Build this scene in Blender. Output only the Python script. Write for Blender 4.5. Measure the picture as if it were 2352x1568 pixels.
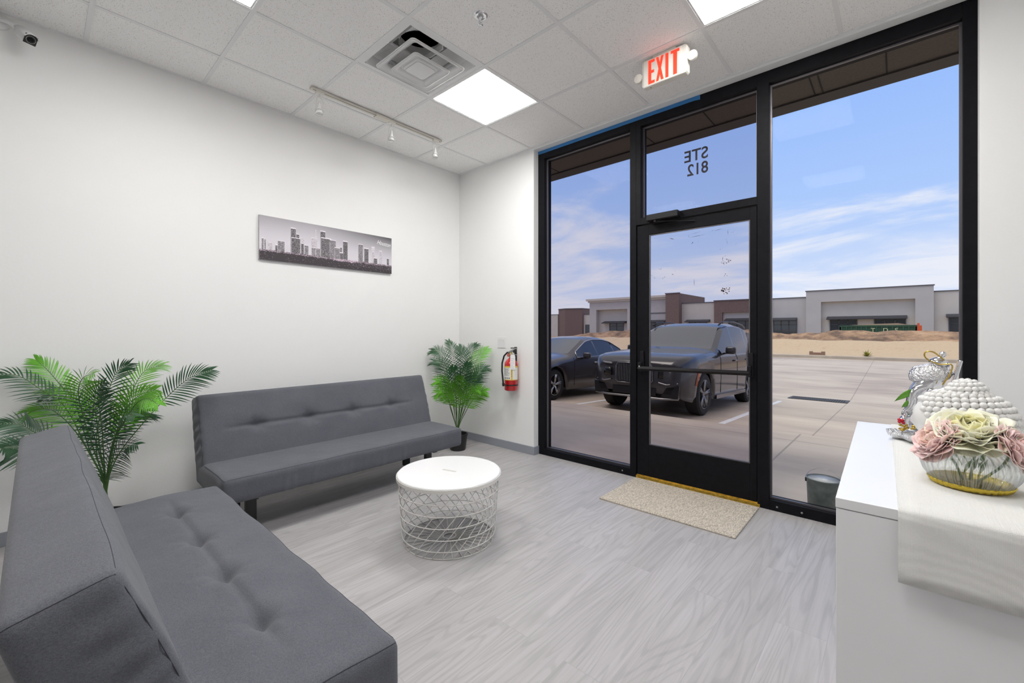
import bpy, math, random
from mathutils import Vector, Matrix, noise
PI = math.pi
random.seed(7)
for _o in list(bpy.data.objects):
    bpy.data.objects.remove(_o)
SC = bpy.context.scene
COL = SC.collection

# ------------------------------------------------------------------ camera
YAW = 0.7318
cam_d = bpy.data.cameras.new('camera')
cam = bpy.data.objects.new('camera', cam_d)
COL.objects.link(cam)
cam.location = (3.7655, -3.2994, 1.2187)
cam.rotation_euler = (PI / 2, 0, YAW)
cam_d.sensor_width = 36.0
cam_d.sensor_fit = 'HORIZONTAL'
cam_d.lens = 986.29 / 2352 * 36.0
cam_d.shift_y = -24.47 / 2352
cam_d.clip_start = 0.02
cam_d.clip_end = 1500
SC.camera = cam

# ------------------------------------------------------------------ exposure
SC.view_settings.view_transform = 'Standard'
SC.view_settings.look = 'None'
SC.view_settings.exposure = 0.0
SC.view_settings.gamma = 1.0
SC.view_settings.use_curve_mapping = False

# ------------------------------------------------------------------ sky
PANEL_STRENGTH = 25.0
world = bpy.data.worlds.new('sky')
SC.world = world
world.use_nodes = True
wt = world.node_tree
wt.nodes.clear()
def wn(t, **k):
    n = wt.nodes.new(t)
    for a, b in k.items():
        setattr(n, a, b)
    return n
wo = wn('ShaderNodeOutputWorld'); wb = wn('ShaderNodeBackground')
tc = wn('ShaderNodeTexCoord')
sx = wn('ShaderNodeSeparateXYZ')
wt.links.new(tc.outputs['Generated'], sx.inputs[0])
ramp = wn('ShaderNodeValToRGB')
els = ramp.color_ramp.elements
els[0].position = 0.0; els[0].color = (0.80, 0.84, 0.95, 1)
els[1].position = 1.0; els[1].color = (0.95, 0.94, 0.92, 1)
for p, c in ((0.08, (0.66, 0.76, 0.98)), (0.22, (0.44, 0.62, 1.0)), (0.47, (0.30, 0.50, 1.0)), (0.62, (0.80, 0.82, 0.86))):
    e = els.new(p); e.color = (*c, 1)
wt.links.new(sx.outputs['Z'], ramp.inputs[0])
# clouds: direction projected on a flat layer
zz = wn('ShaderNodeMath', operation='ADD'); zz.inputs[1].default_value = 0.10
wt.links.new(sx.outputs['Z'], zz.inputs[0])
zm = wn('ShaderNodeMath', operation='MAXIMUM'); zm.inputs[1].default_value = 0.03
wt.links.new(zz.outputs[0], zm.inputs[0])
dx = wn('ShaderNodeMath', operation='DIVIDE'); dy = wn('ShaderNodeMath', operation='DIVIDE')
wt.links.new(sx.outputs['X'], dx.inputs[0]); wt.links.new(zm.outputs[0], dx.inputs[1])
wt.links.new(sx.outputs['Y'], dy.inputs[0]); wt.links.new(zm.outputs[0], dy.inputs[1])
cx = wn('ShaderNodeCombineXYZ')
wt.links.new(dx.outputs[0], cx.inputs[0]); wt.links.new(dy.outputs[0], cx.inputs[1])
mp = wn('ShaderNodeMapping')
mp.inputs['Rotation'].default_value = (0, 0, 0.5)
mp.inputs['Scale'].default_value = (0.7, 1.0, 1)
mp.inputs['Location'].default_value = (5.3, 2.4, 0)
wt.links.new(cx.outputs[0], mp.inputs[0])
nz = wn('ShaderNodeTexNoise'); nz.inputs['Scale'].default_value = 1.1
nz.inputs['Detail'].default_value = 7; nz.inputs['Roughness'].default_value = 0.58
nz.inputs['Distortion'].default_value = 0.5
wt.links.new(mp.outputs[0], nz.inputs['Vector'])
# more cloud low down
low = wn('ShaderNodeMapRange'); low.inputs['From Min'].default_value = 0.0; low.inputs['From Max'].default_value = 0.30
low.inputs['To Min'].default_value = 0.20; low.inputs['To Max'].default_value = -0.03
wt.links.new(sx.outputs['Z'], low.inputs['Value'])
ad = wn('ShaderNodeMath', operation='ADD')
wt.links.new(nz.outputs['Fac'], ad.inputs[0]); wt.links.new(low.outputs[0], ad.inputs[1])
cr = wn('ShaderNodeMapRange', interpolation_type='SMOOTHSTEP')
cr.inputs['From Min'].default_value = 0.50; cr.inputs['From Max'].default_value = 0.74
cr.inputs['To Max'].default_value = 0.95
wt.links.new(ad.outputs[0], cr.inputs['Value'])
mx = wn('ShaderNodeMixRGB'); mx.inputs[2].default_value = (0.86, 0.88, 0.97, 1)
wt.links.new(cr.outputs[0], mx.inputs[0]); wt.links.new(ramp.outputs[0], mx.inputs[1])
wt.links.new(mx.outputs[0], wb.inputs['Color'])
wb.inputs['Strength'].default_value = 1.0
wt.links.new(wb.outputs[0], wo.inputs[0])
world.cycles.sampling_method = 'AUTOMATIC'

# soft hazy sun behind our own building
sun_d = bpy.data.lights.new('sun', 'SUN')
sun = bpy.data.objects.new('sun', sun_d); COL.objects.link(sun)
sun_d.energy = 1.3; sun_d.angle = 0.5; sun_d.color = (1.0, 0.93, 0.82)
sun.rotation_euler = Vector((0.25, 0.32, -1.0)).to_track_quat('-Z', 'Y').to_euler()
sun.location = (0, -10, 20)

# ------------------------------------------------------------------ helpers
LOC = {}
def tag(o, label=None, cat=None, group=None, kind=None):
    if label: o['label'] = label
    if cat: o['category'] = cat
    if group: o['group'] = group
    if kind: o['kind'] = kind
    return o
def thing(name, label, cat, loc=(0, 0, 0), rz=0, group=None, local=False, rx=0):
    o = bpy.data.objects.new(name, None); COL.objects.link(o)
    o.empty_display_size = 0.05
    o.location = loc; o.rotation_euler = (rx, 0, rz)
    LOC[o] = Vector((0, 0, 0)) if local else Vector(loc)
    return tag(o, label, cat, group)

class MB:
    """collects vertices and faces; build() links them as ONE mesh object"""
    def __init__(s):
        s.v = []; s.f = []; s.m = []
    def add(s, vs, fs, mi=0):
        b = len(s.v); s.v += [tuple(q) for q in vs]
        for f in fs:
            s.f.append([i + b for i in f]); s.m.append(mi)
        return s
    def box(s, x0, y0, z0, x1, y1, z1, mi=0):
        if x0 > x1: x0, x1 = x1, x0
        if y0 > y1: y0, y1 = y1, y0
        if z0 > z1: z0, z1 = z1, z0
        v = [(x0, y0, z0), (x1, y0, z0), (x1, y1, z0), (x0, y1, z0), (x0, y0, z1), (x1, y0, z1), (x1, y1, z1), (x0, y1, z1)]
        f = [(0, 3, 2, 1), (4, 5, 6, 7), (0, 1, 5, 4), (1, 2, 6, 5), (2, 3, 7, 6), (3, 0, 4, 7)]
        return s.add(v, f, mi)
    def prism(s, poly, a, b, axis='y', mi=0):
        """poly in the two other axes, extruded from a to b along axis"""
        n = len(poly)
        def P(p, t):
            if axis == 'y': return (p[0], t, p[1])
            if axis == 'x': return (t, p[0], p[1])
            return (p[0], p[1], t)
        v = [P(p, a) for p in poly] + [P(p, b) for p in poly]
        f = [list(range(n)), list(range(2 * n - 1, n - 1, -1))]
        for i in range(n):
            j = (i + 1) % n; f.append([i, i + n, j + n, j])
        return s.add(v, f, mi)
    def tube(s, pts, r, n=8, closed=False, mi=0, caps=True):
        pts = [Vector(p) for p in pts]; m = len(pts)
        rr = r if isinstance(r, (list, tuple)) else [r] * m
        vs = []; up = Vector((0, 0, 1)); prev = None
        for i, p in enumerate(pts):
            if closed: t = pts[(i + 1) % m] - pts[i - 1]
            else: t = pts[min(i + 1, m - 1)] - pts[max(i - 1, 0)]
            if t.length < 1e-9: t = Vector((0, 0, 1))
            t.normalize()
            if prev is None:
                a = up if abs(t.z) < 0.95 else Vector((1, 0, 0))
                x = a.cross(t).normalized()
            else:
                x = (prev - t * prev.dot(t))
                if x.length < 1e-6: x = up.cross(t)
                x.normalize()
            prev = x; y = t.cross(x)
            for k in range(n):
                a = 2 * PI * k / n
                vs.append(p + x * math.cos(a) * rr[i] + y * math.sin(a) * rr[i])
        fs = []
        for i in range(m if closed else m - 1):
            j = (i + 1) % m
            for k in range(n):
                l = (k + 1) % n
                fs.append((i * n + k, i * n + l, j * n + l, j * n + k))
        if not closed and caps:
            fs.append(list(range(n - 1, -1, -1))); fs.append([(m - 1) * n + k for k in range(n)])
        return s.add(vs, fs, mi)
    def lathe(s, prof, c=(0, 0, 0), n=32, axis='z', mi=0, rfun=None, cap=True):
        """prof: (radius, height) list; axis z/x/y"""
        vs = []
        for r, h in prof:
            for k in range(n):
                a = 2 * PI * k / n; q = r * (rfun(a, h) if rfun else 1)
                x, y = q * math.cos(a), q * math.sin(a)
                if axis == 'z': p = (c[0] + x, c[1] + y, c[2] + h)
                elif axis == 'x': p = (c[0] + h, c[1] + x, c[2] + y)
                else: p = (c[0] + x, c[1] + h, c[2] + y)
                vs.append(p)
        fs = []
        for i in range(len(prof) - 1):
            for k in range(n):
                l = (k + 1) % n; fs.append((i * n + k, i * n + l, (i + 1) * n + l, (i + 1) * n + k))
        if cap and prof[0][0] > 1e-6: fs.append(list(range(n - 1, -1, -1)))
        if cap and prof[-1][0] > 1e-6: fs.append([(len(prof) - 1) * n + k for k in range(n)])
        return s.add(vs, fs, mi)
    def sphere(s, c, r, nu=16, nv=10, mi=0, fn=None):
        rx, ry, rz = r if isinstance(r, (tuple, list)) else (r, r, r)
        vs = []
        for i in range(nv + 1):
            t = PI * i / nv
            for k in range(nu):
                a = 2 * PI * k / nu
                d = Vector((math.sin(t) * math.cos(a), math.sin(t) * math.sin(a), math.cos(t)))
                q = fn(d) if fn else 1
                vs.append((c[0] + d.x * rx * q, c[1] + d.y * ry * q, c[2] + d.z * rz * q))
        fs = []
        for i in range(nv):
            for k in range(nu):
                l = (k + 1) % nu; fs.append((i * nu + k, (i + 1) * nu + k, (i + 1) * nu + l, i * nu + l))
        return s.add(vs, fs, mi)
    def grid(s, fn, nu, nv, mi=0, wrapu=False):
        vs = [fn(i / nu, j / nv) for j in range(nv + 1) for i in range(nu + 1)]
        fs = [(j * (nu + 1) + i, j * (nu + 1) + i + 1, (j + 1) * (nu + 1) + i + 1, (j + 1) * (nu + 1) + i) for j in range(nv) for i in range(nu)]
        return s.add(vs, fs, mi)
    def rbox(s, size, r, n, fn=None, mi=0):
        """rounded box centred on 0 with n=(nx,ny,nz) cuts, deformed by fn"""
        hx, hy, hz = [q / 2 for q in size]; nx, ny, nz = n
        idx = {}; vs = []; fs = []
        def lin(h, k, m):
            # cluster cuts near the edges
            t = k / m
            e = min(0.42, 1.6 * r / (2 * h))
            if m >= 6:
                q = 3
                if k <= q: return -h + 2 * h * e * (k / q) ** 1.2 * 0.9
                if k >= m - q: return h - 2 * h * e * ((m - k) / q) ** 1.2 * 0.9
                a = -h + 2 * h * e * 0.9; return a + (-2 * a) * (k - q) / (m - 2 * q)
            return -h + 2 * h * t
        def V(i, j, k):
            key = (i, j, k)
            if key in idx: return idx[key]
            p = Vector((lin(hx, i, nx), lin(hy, j, ny), lin(hz, k, nz)))
            c = Vector((max(-hx + r, min(hx - r, p.x)), max(-hy + r, min(hy - r, p.y)), max(-hz + r, min(hz - r, p.z))))
            d = p - c
            if d.length > 1e-9: p = c + d.normalized() * r
            if fn: p = fn(p)
            idx[key] = len(vs); vs.append(tuple(p)); return idx[key]
        for i in range(nx):
            for j in range(ny):
                fs.append((V(i, j, 0), V(i, j + 1, 0), V(i + 1, j + 1, 0), V(i + 1, j, 0)))
                fs.append((V(i, j, nz), V(i + 1, j, nz), V(i + 1, j + 1, nz), V(i, j + 1, nz)))
        for i in range(nx):
            for k in range(nz):
                fs.append((V(i, 0, k), V(i + 1, 0, k), V(i + 1, 0, k + 1), V(i, 0, k + 1)))
                fs.append((V(i, ny, k), V(i, ny, k + 1), V(i + 1, ny, k + 1), V(i + 1, ny, k)))
        for j in range(ny):
            for k in range(nz):
                fs.append((V(0, j, k), V(0, j, k + 1), V(0, j + 1, k + 1), V(0, j + 1, k)))
                fs.append((V(nx, j, k), V(nx, j + 1, k), V(nx, j + 1, k + 1), V(nx, j, k + 1)))
        return s.add(vs, fs, mi)
    def xform(s, fn):
        s.v = [tuple(fn(Vector(q))) for q in s.v]; return s
    def build(s, name, mats, parent=None, smooth=False, bevel=0, seg=2, auto=None):
        me = bpy.data.meshes.new(name)
        off = LOC.get(parent, Vector((0, 0, 0))) if parent else Vector((0, 0, 0))
        me.from_pydata([(q[0] - off.x, q[1] - off.y, q[2] - off.z) for q in s.v], [], s.f)
        if not isinstance(mats, (list, tuple)): mats = [mats]
        for m in mats: me.materials.append(m)
        me.polygons.foreach_set('material_index', s.m)
        if smooth: me.polygons.foreach_set('use_smooth', [True] * len(s.f))
        me.update()
        if auto is not None:
            try: me.set_sharp_from_angle(angle=math.radians(auto))
            except Exception: pass
        o = bpy.data.objects.new(name, me); COL.objects.link(o)
        if parent: o.parent = parent
        LOC[o] = off
        if bevel:
            b = o.modifiers.new('bevel', 'BEVEL'); b.width = bevel; b.segments = seg; b.limit_method = 'ANGLE'
            b.angle_limit = math.radians(35)
        return o

def round_pt(p, size, r):
    h = [q / 2 for q in size]; p = Vector(p)
    c = Vector([max(-a + r, min(a - r, b)) for a, b in zip(h, p)]); d = p - c
    return c + d.normalized() * r if d.length > 1e-9 else p
def struct(name, mb, m, parent=None, **k):
    o = mb.build(name, m, parent, **k)
    if not parent: o['kind'] = 'structure'
    return o
def copy_tree(o, parent=None):
    c = o.copy(); COL.objects.link(c)
    if parent: c.parent = parent
    for ch in list(o.children): copy_tree(ch, c)
    return c
def wprism(pts, *a, **k): return MB().prism(pts, *a, **k)

# ------------------------------------------------------------------ materials
MATS = {}
def material(name, color, rough=0.6, metal=0.0, spec=0.5, emis=None, estr=0, noise_amt=0, noise_scale=20, bump=0, bump_scale=80,
             stretch=(1, 1, 1), coat=0, sheen=0, coord='Object', detail=4, c2=None):
    m = bpy.data.materials.new(name); m.use_nodes = True
    nt = m.node_tree; b = nt.nodes['Principled BSDF']
    b.inputs['Base Color'].default_value = (*color, 1)
    b.inputs['Roughness'].default_value = rough; b.inputs['Metallic'].default_value = metal
    b.inputs['Specular IOR Level'].default_value = spec
    if coat: b.inputs['Coat Weight'].default_value = coat; b.inputs['Coat Roughness'].default_value = 0.05
    if sheen: b.inputs['Sheen Weight'].default_value = sheen
    if emis:
        b.inputs['Emission Color'].default_value = (*emis, 1); b.inputs['Emission Strength'].default_value = estr
    t = None
    if noise_amt or bump or c2:
        t = nt.nodes.new('ShaderNodeTexCoord'); mpp = nt.nodes.new('ShaderNodeMapping')
        mpp.inputs['Scale'].default_value = stretch
        nt.links.new(t.outputs[coord], mpp.inputs[0])
    if noise_amt or c2:
        n = nt.nodes.new('ShaderNodeTexNoise'); n.inputs['Scale'].default_value = noise_scale; n.inputs['Detail'].default_value = detail
        nt.links.new(mpp.outputs[0], n.inputs['Vector'])
        r = nt.nodes.new('ShaderNodeMapRange'); r.inputs['From Min'].default_value = 0.3; r.inputs['From Max'].default_value = 0.7
        nt.links.new(n.outputs['Fac'], r.inputs['Value'])
        mix = nt.nodes.new('ShaderNodeMixRGB')
        if c2 is None:
            c1 = tuple(q * (1 - noise_amt) for q in color); c22 = tuple(min(1, q * (1 + noise_amt)) for q in color)
        else: c1, c22 = color, c2
        mix.inputs[1].default_value = (*c1, 1); mix.inputs[2].default_value = (*c22, 1)
        nt.links.new(r.outputs[0], mix.inputs[0]); nt.links.new(mix.outputs[0], b.inputs['Base Color'])
    if bump:
        n2 = nt.nodes.new('ShaderNodeTexNoise'); n2.inputs['Scale'].default_value = bump_scale; n2.inputs['Detail'].default_value = 3
        nt.links.new(mpp.outputs[0], n2.inputs['Vector'])
        bp = nt.nodes.new('ShaderNodeBump'); bp.inputs['Strength'].default_value = bump; bp.inputs['Distance'].default_value = 0.01
        nt.links.new(n2.outputs['Fac'], bp.inputs['Height']); nt.links.new(bp.outputs[0], b.inputs['Normal'])
    MATS[name] = m
    return m

def srgb(r, g, b):
    f = lambda c: (c / 255 / 12.92) if c <= 10 else ((c / 255 + 0.055) / 1.055) ** 2.4
    return (f(r), f(g), f(b))

M_wall = material('wall_paint', (0.875, 0.875, 0.865), 0.75, bump=0.04, bump_scale=60)
M_white = material('white_enamel', (0.80, 0.80, 0.80), 0.35)
M_whitelac = material('white_lacquer', (0.86, 0.86, 0.87), 0.22)
M_plastic = material('off_white_plastic', (0.78, 0.76, 0.70), 0.4)
M_base = material('grey_vinyl_base', (0.30, 0.32, 0.36), 0.5)
M_black = material('black_aluminium', (0.007, 0.007, 0.009), 0.5, spec=0.12, noise_amt=0.2, noise_scale=30)
M_blackin = material('black_aluminium_satin', (0.011, 0.010, 0.012), 0.35, spec=0.25)
M_bead = material('glazing_bead', (0.16, 0.15, 0.16), 0.35, metal=0.6)
M_blackpl = material('black_plastic', (0.012, 0.012, 0.012), 0.4)
M_tape = material('blue_masking_tape', (0.03, 0.17, 0.42), 0.7)
M_grid = material('ceiling_grid', (0.84, 0.84, 0.84), 0.5)
M_brass = material('brass_threshold', (0.62, 0.40, 0.06), 0.35, metal=0.7, noise_amt=0.35, noise_scale=40)
M_chrome = material('chrome', (0.75, 0.75, 0.77), 0.12, metal=1)
M_steel = material('brushed_steel', (0.45, 0.45, 0.45), 0.3, metal=1)
M_dark = material('dark_void', (0.004, 0.004, 0.004), 0.9)
M_red = material('red_enamel', (0.55, 0.008, 0.012), 0.2, coat=0.5)

def ceiling_mat():
    m = bpy.data.materials.new('acoustic_tile'); m.use_nodes = True
    nt = m.node_tree; b = nt.nodes['Principled BSDF']
    t = nt.nodes.new('ShaderNodeTexCoord')
    n = nt.nodes.new('ShaderNodeTexNoise'); n.inputs['Scale'].default_value = 150; n.inputs['Detail'].default_value = 2
    n.inputs['Roughness'].default_value = 0.6
    nt.links.new(t.outputs['Object'], n.inputs['Vector'])
    r = nt.nodes.new('ShaderNodeMapRange'); r.inputs['From Min'].default_value = 0.33; r.inputs['From Max'].default_value = 0.38
    nt.links.new(n.outputs['Fac'], r.inputs['Value'])
    n3 = nt.nodes.new('ShaderNodeTexNoise'); n3.inputs['Scale'].default_value = 340; n3.inputs['Detail'].default_value = 1
    nt.links.new(t.outputs['Object'], n3.inputs['Vector'])
    r3 = nt.nodes.new('ShaderNodeMapRange'); r3.inputs['From Min'].default_value = 0.29; r3.inputs['From Max'].default_value = 0.35
    nt.links.new(n3.outputs['Fac'], r3.inputs['Value'])
    mu = nt.nodes.new('ShaderNodeMath'); mu.operation = 'MULTIPLY'
    nt.links.new(r.outputs[0], mu.inputs[0]); nt.links.new(r3.outputs[0], mu.inputs[1])
    mix = nt.nodes.new('ShaderNodeMixRGB'); mix.inputs[1].default_value = (0.60, 0.58, 0.56, 1); mix.inputs[2].default_value = (0.97, 0.965, 0.955, 1)
    nt.links.new(mu.outputs[0], mix.inputs[0]); nt.links.new(mix.outputs[0], b.inputs['Base Color'])
    b.inputs['Roughness'].default_value = 0.95; b.inputs['Specular IOR Level'].default_value = 0.1
    bp = nt.nodes.new('ShaderNodeBump'); bp.inputs['Strength'].default_value = 0.25; bp.inputs['Distance'].default_value = 0.004
    nt.links.new(mu.outputs[0], bp.inputs['Height']); nt.links.new(bp.outputs[0], b.inputs['Normal'])
    return m
M_tile = ceiling_mat()

def floor_mat():
    m = bpy.data.materials.new('grey_wood_plank'); m.use_nodes = True
    nt = m.node_tree; b = nt.nodes['Principled BSDF']; L = nt.links.new
    t = nt.nodes.new('ShaderNodeTexCoord')
    mp = nt.nodes.new('ShaderNodeMapping'); mp.inputs['Rotation'].default_value = (0, 0, PI / 2)
    L(t.outputs['Object'], mp.inputs[0])
    br = nt.nodes.new('ShaderNodeTexBrick')
    br.inputs['Scale'].default_value = 1.0; br.inputs['Brick Width'].default_value = 1.22; br.inputs['Row Height'].default_value = 0.178
    br.inputs['Mortar Size'].default_value = 0.0012; br.inputs['Mortar Smooth'].default_value = 0.3
    br.inputs['Color1'].default_value = (0.0, 0.0, 0.0, 1); br.inputs['Color2'].default_value = (1, 1, 1, 1)
    br.inputs['Mortar'].default_value = (0.5, 0.5, 0.5, 1)
    br.offset = 0.37
    L(mp.outputs[0], br.inputs['Vector'])
    # grain, offset per plank
    sep = nt.nodes.new('ShaderNodeSeparateXYZ'); L(t.outputs['Object'], sep.inputs[0])
    cmb = nt.nodes.new('ShaderNodeCombineXYZ')
    L(sep.outputs[0], cmb.inputs[0]); L(sep.outputs[1], cmb.inputs[1])
    ml = nt.nodes.new('ShaderNodeMath'); ml.operation = 'MULTIPLY'; ml.inputs[1].default_value = 7.0
    L(br.outputs['Color'], ml.inputs[0]); L(ml.outputs[0], cmb.inputs[2])
    m1 = nt.nodes.new('ShaderNodeMapping'); m1.inputs['Scale'].default_value = (16, 1.1, 1); L(cmb.outputs[0], m1.inputs[0])
    n1 = nt.nodes.new('ShaderNodeTexNoise'); n1.inputs['Scale'].default_value = 1.0; n1.inputs['Detail'].default_value = 6
    n1.inputs['Distortion'].default_value = 1.2; n1.inputs['Roughness'].default_value = 0.55; L(m1.outputs[0], n1.inputs['Vector'])
    m2 = nt.nodes.new('ShaderNodeMapping'); m2.inputs['Scale'].default_value = (120, 3.5, 1); L(cmb.outputs[0], m2.inputs[0])
    n2 = nt.nodes.new('ShaderNodeTexNoise'); n2.inputs['Scale'].default_value = 1.0; n2.inputs['Detail'].default_value = 4; L(m2.outputs[0], n2.inputs['Vector'])
    r1 = nt.nodes.new('ShaderNodeValToRGB'); e = r1.color_ramp.elements
    e[0].position = 0.30; e[0].color = (*srgb(170, 167, 166), 1); e[1].position = 0.72; e[1].color = (*srgb(190, 187, 188), 1)
    q = e.new(0.5); q.color = (*srgb(181, 178, 178), 1)
    L(n1.outputs['Fac'], r1.inputs[0])
    r2 = nt.nodes.new('ShaderNodeMapRange'); r2.inputs['From Min'].default_value = 0.3; r2.inputs['From Max'].default_value = 0.55
    r2.inputs['To Min'].default_value = 0.93; r2.inputs['To Max'].default_value = 1.0; L(n2.outputs['Fac'], r2.inputs['Value'])
    pl = nt.nodes.new('ShaderNodeMapRange'); pl.inputs['To Min'].default_value = 0.95; pl.inputs['To Max'].default_value = 1.03
    L(br.outputs['Color'], pl.inputs['Value'])
    mo = nt.nodes.new('ShaderNodeMapRange'); mo.inputs['To Min'].default_value = 1.0; mo.inputs['To Max'].default_value = 0.85
    L(br.outputs['Fac'], mo.inputs['Value'])
    # contour lines of the grain
    m3 = nt.nodes.new('ShaderNodeMapping'); m3.inputs['Scale'].default_value = (5.5, 0.55, 1); L(cmb.outputs[0], m3.inputs[0])
    n3 = nt.nodes.new('ShaderNodeTexNoise'); n3.inputs['Scale'].default_value = 1.0; n3.inputs['Detail'].default_value = 2; n3.inputs['Distortion'].default_value = 0.4; L(m3.outputs[0], n3.inputs['Vector'])
    s1 = nt.nodes.new('ShaderNodeMath'); s1.operation = 'MULTIPLY'; s1.inputs[1].default_value = 110.0; L(n3.outputs['Fac'], s1.inputs[0])
    s2 = nt.nodes.new('ShaderNodeMath'); s2.operation = 'SINE'; L(s1.outputs[0], s2.inputs[0])
    s3 = nt.nodes.new('ShaderNodeMapRange'); s3.interpolation_type = 'SMOOTHSTEP'; s3.inputs['From Min'].default_value = -1.0; s3.inputs['From Max'].default_value = -0.1
    s3.inputs['To Min'].default_value = 0.90; s3.inputs['To Max'].default_value = 1.0; L(s2.outputs[0], s3.inputs['Value'])
    r2b = nt.nodes.new('ShaderNodeMath'); r2b.operation = 'MULTIPLY'; L(r2.outputs[0], r2b.inputs[0]); L(s3.outputs[0], r2b.inputs[1])
    a = nt.nodes.new('ShaderNodeMath'); a.operation = 'MULTIPLY'; L(r2b.outputs[0], a.inputs[0]); L(pl.outputs[0], a.inputs[1])
    c = nt.nodes.new('ShaderNodeMath'); c.operation = 'MULTIPLY'; L(a.outputs[0], c.inputs[0]); L(mo.outputs[0], c.inputs[1])
    mm = nt.nodes.new('ShaderNodeMixRGB'); mm.blend_type = 'MULTIPLY'; mm.inputs[0].default_value = 1
    L(r1.outputs[0], mm.inputs[1]); L(c.outputs[0], mm.inputs[2]); L(mm.outputs[0], b.inputs['Base Color'])
    b.inputs['Roughness'].default_value = 0.42; b.inputs['Specular IOR Level'].default_value = 0.45
    bp = nt.nodes.new('ShaderNodeBump'); bp.inputs['Strength'].default_value = 0.12; bp.inputs['Distance'].default_value = 0.002
    L(c.outputs[0], bp.inputs['Height']); L(bp.outputs[0], b.inputs['Normal'])
    return m
M_floor = floor_mat()

def fabric_mat(name, c1, c2, scale=900):
    m = bpy.data.materials.new(name); m.use_nodes = True
    nt = m.node_tree; b = nt.nodes['Principled BSDF']; L = nt.links.new
    t = nt.nodes.new('ShaderNodeTexCoord')
    outs = []
    for st in ((1, 0.25, 0.6), (0.25, 1, 0.6), (0.4, 0.4, 1)):
        mp = nt.nodes.new('ShaderNodeMapping'); mp.inputs['Scale'].default_value = st; L(t.outputs['Object'], mp.inputs[0])
        n = nt.nodes.new('ShaderNodeTexNoise'); n.inputs['Scale'].default_value = scale * 0.85; n.inputs['Detail'].default_value = 2
        L(mp.outputs[0], n.inputs['Vector']); outs.append(n.outputs['Fac'])
    a = nt.nodes.new('ShaderNodeMath'); a.operation = 'ADD'; L(outs[0], a.inputs[0]); L(outs[1], a.inputs[1])
    a2 = nt.nodes.new('ShaderNodeMath'); a2.operation = 'ADD'; L(a.outputs[0], a2.inputs[0]); L(outs[2], a2.inputs[1])
    big = nt.nodes.new('ShaderNodeTexNoise'); big.inputs['Scale'].default_value = 5; big.inputs['Detail'].default_value = 3; L(t.outputs['Object'], big.inputs['Vector'])
    a3 = nt.nodes.new('ShaderNodeMath'); a3.operation = 'MULTIPLY_ADD'; a3.inputs[1].default_value = 0.5; L(big.outputs['Fac'], a3.inputs[0]); L(a2.outputs[0], a3.inputs[2])
    r = nt.nodes.new('ShaderNodeMapRange'); r.inputs['From Min'].default_value = 1.35; r.inputs['From Max'].default_value = 2.15; L(a3.outputs[0], r.inputs['Value'])
    mx = nt.nodes.new('ShaderNodeMixRGB'); mx.inputs[1].default_value = (*c1, 1); mx.inputs[2].default_value = (*c2, 1)
    L(r.outputs[0], mx.inputs[0]); L(mx.outputs[0], b.inputs['Base Color'])
    b.inputs['Roughness'].default_value = 0.95; b.inputs['Specular IOR Level'].default_value = 0.15
    b.inputs['Sheen Weight'].default_value = 0.15
    wr = nt.nodes.new('ShaderNodeTexNoise'); wr.inputs['Scale'].default_value = 9; wr.inputs['Detail'].default_value = 3; L(t.outputs['Object'], wr.inputs['Vector'])
    b1 = nt.nodes.new('ShaderNodeBump'); b1.inputs['Strength'].default_value = 0.35; b1.inputs['Distance'].default_value = 0.012; L(wr.outputs['Fac'], b1.inputs['Height'])
    b2 = nt.nodes.new('ShaderNodeBump'); b2.inputs['Strength'].default_value = 0.25; b2.inputs['Distance'].default_value = 0.001
    L(a2.outputs[0], b2.inputs['Height']); L(b1.outputs[0], b2.inputs['Normal']); L(b2.outputs[0], b.inputs['Normal'])
    return m
M_sofa = fabric_mat('grey_linen_fabric', srgb(84, 86, 93), srgb(110, 112, 118))
M_seam = material('dark_seam_thread', srgb(58, 60, 66), 0.9)

def weave_mat(name, c1, c2, scale):
    m = bpy.data.materials.new(name); m.use_nodes = True
    nt = m.node_tree; b = nt.nodes['Principled BSDF']; L = nt.links.new
    t = nt.nodes.new('ShaderNodeTexCoord'); mp = nt.nodes.new('ShaderNodeMapping'); L(t.outputs['Object'], mp.inputs[0])
    hs = []
    for d, st in (('X', 1), ('Y', 1), ('Z', 1)):
        w = nt.nodes.new('ShaderNodeTexWave'); w.bands_direction = d; w.inputs['Scale'].default_value = scale
        w.inputs['Distortion'].default_value = 1.5; w.inputs['Detail'].default_value = 1; w.inputs['Detail Scale'].default_value = 2
        L(mp.outputs[0], w.inputs['Vector']); hs.append(w.outputs['Fac'])
    a = nt.nodes.new('ShaderNodeMath'); a.operation = 'ADD'; L(hs[0], a.inputs[0]); L(hs[1], a.inputs[1])
    a2 = nt.nodes.new('ShaderNodeMath'); a2.operation = 'ADD'; L(a.outputs[0], a2.inputs[0]); L(hs[2], a2.inputs[1])
    r = nt.nodes.new('ShaderNodeMapRange'); r.inputs['From Max'].default_value = 3; L(a2.outputs[0], r.inputs['Value'])
    mx = nt.nodes.new('ShaderNodeMixRGB'); mx.inputs[1].default_value = (*c1, 1); mx.inputs[2].default_value = (*c2, 1)
    L(r.outputs[0], mx.inputs[0]); L(mx.outputs[0], b.inputs['Base Color'])
    b.inputs['Roughness'].default_value = 0.85
    bp = nt.nodes.new('ShaderNodeBump'); bp.inputs['Strength'].default_value = 0.3; bp.inputs['Distance'].default_value = 0.0012
    L(a2.outputs[0], bp.inputs['Height']); L(bp.outputs[0], b.inputs['Normal'])
    return m
M_runner = weave_mat('white_woven_cotton', (0.66, 0.655, 0.63), (0.84, 0.835, 0.81), 140)
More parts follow.
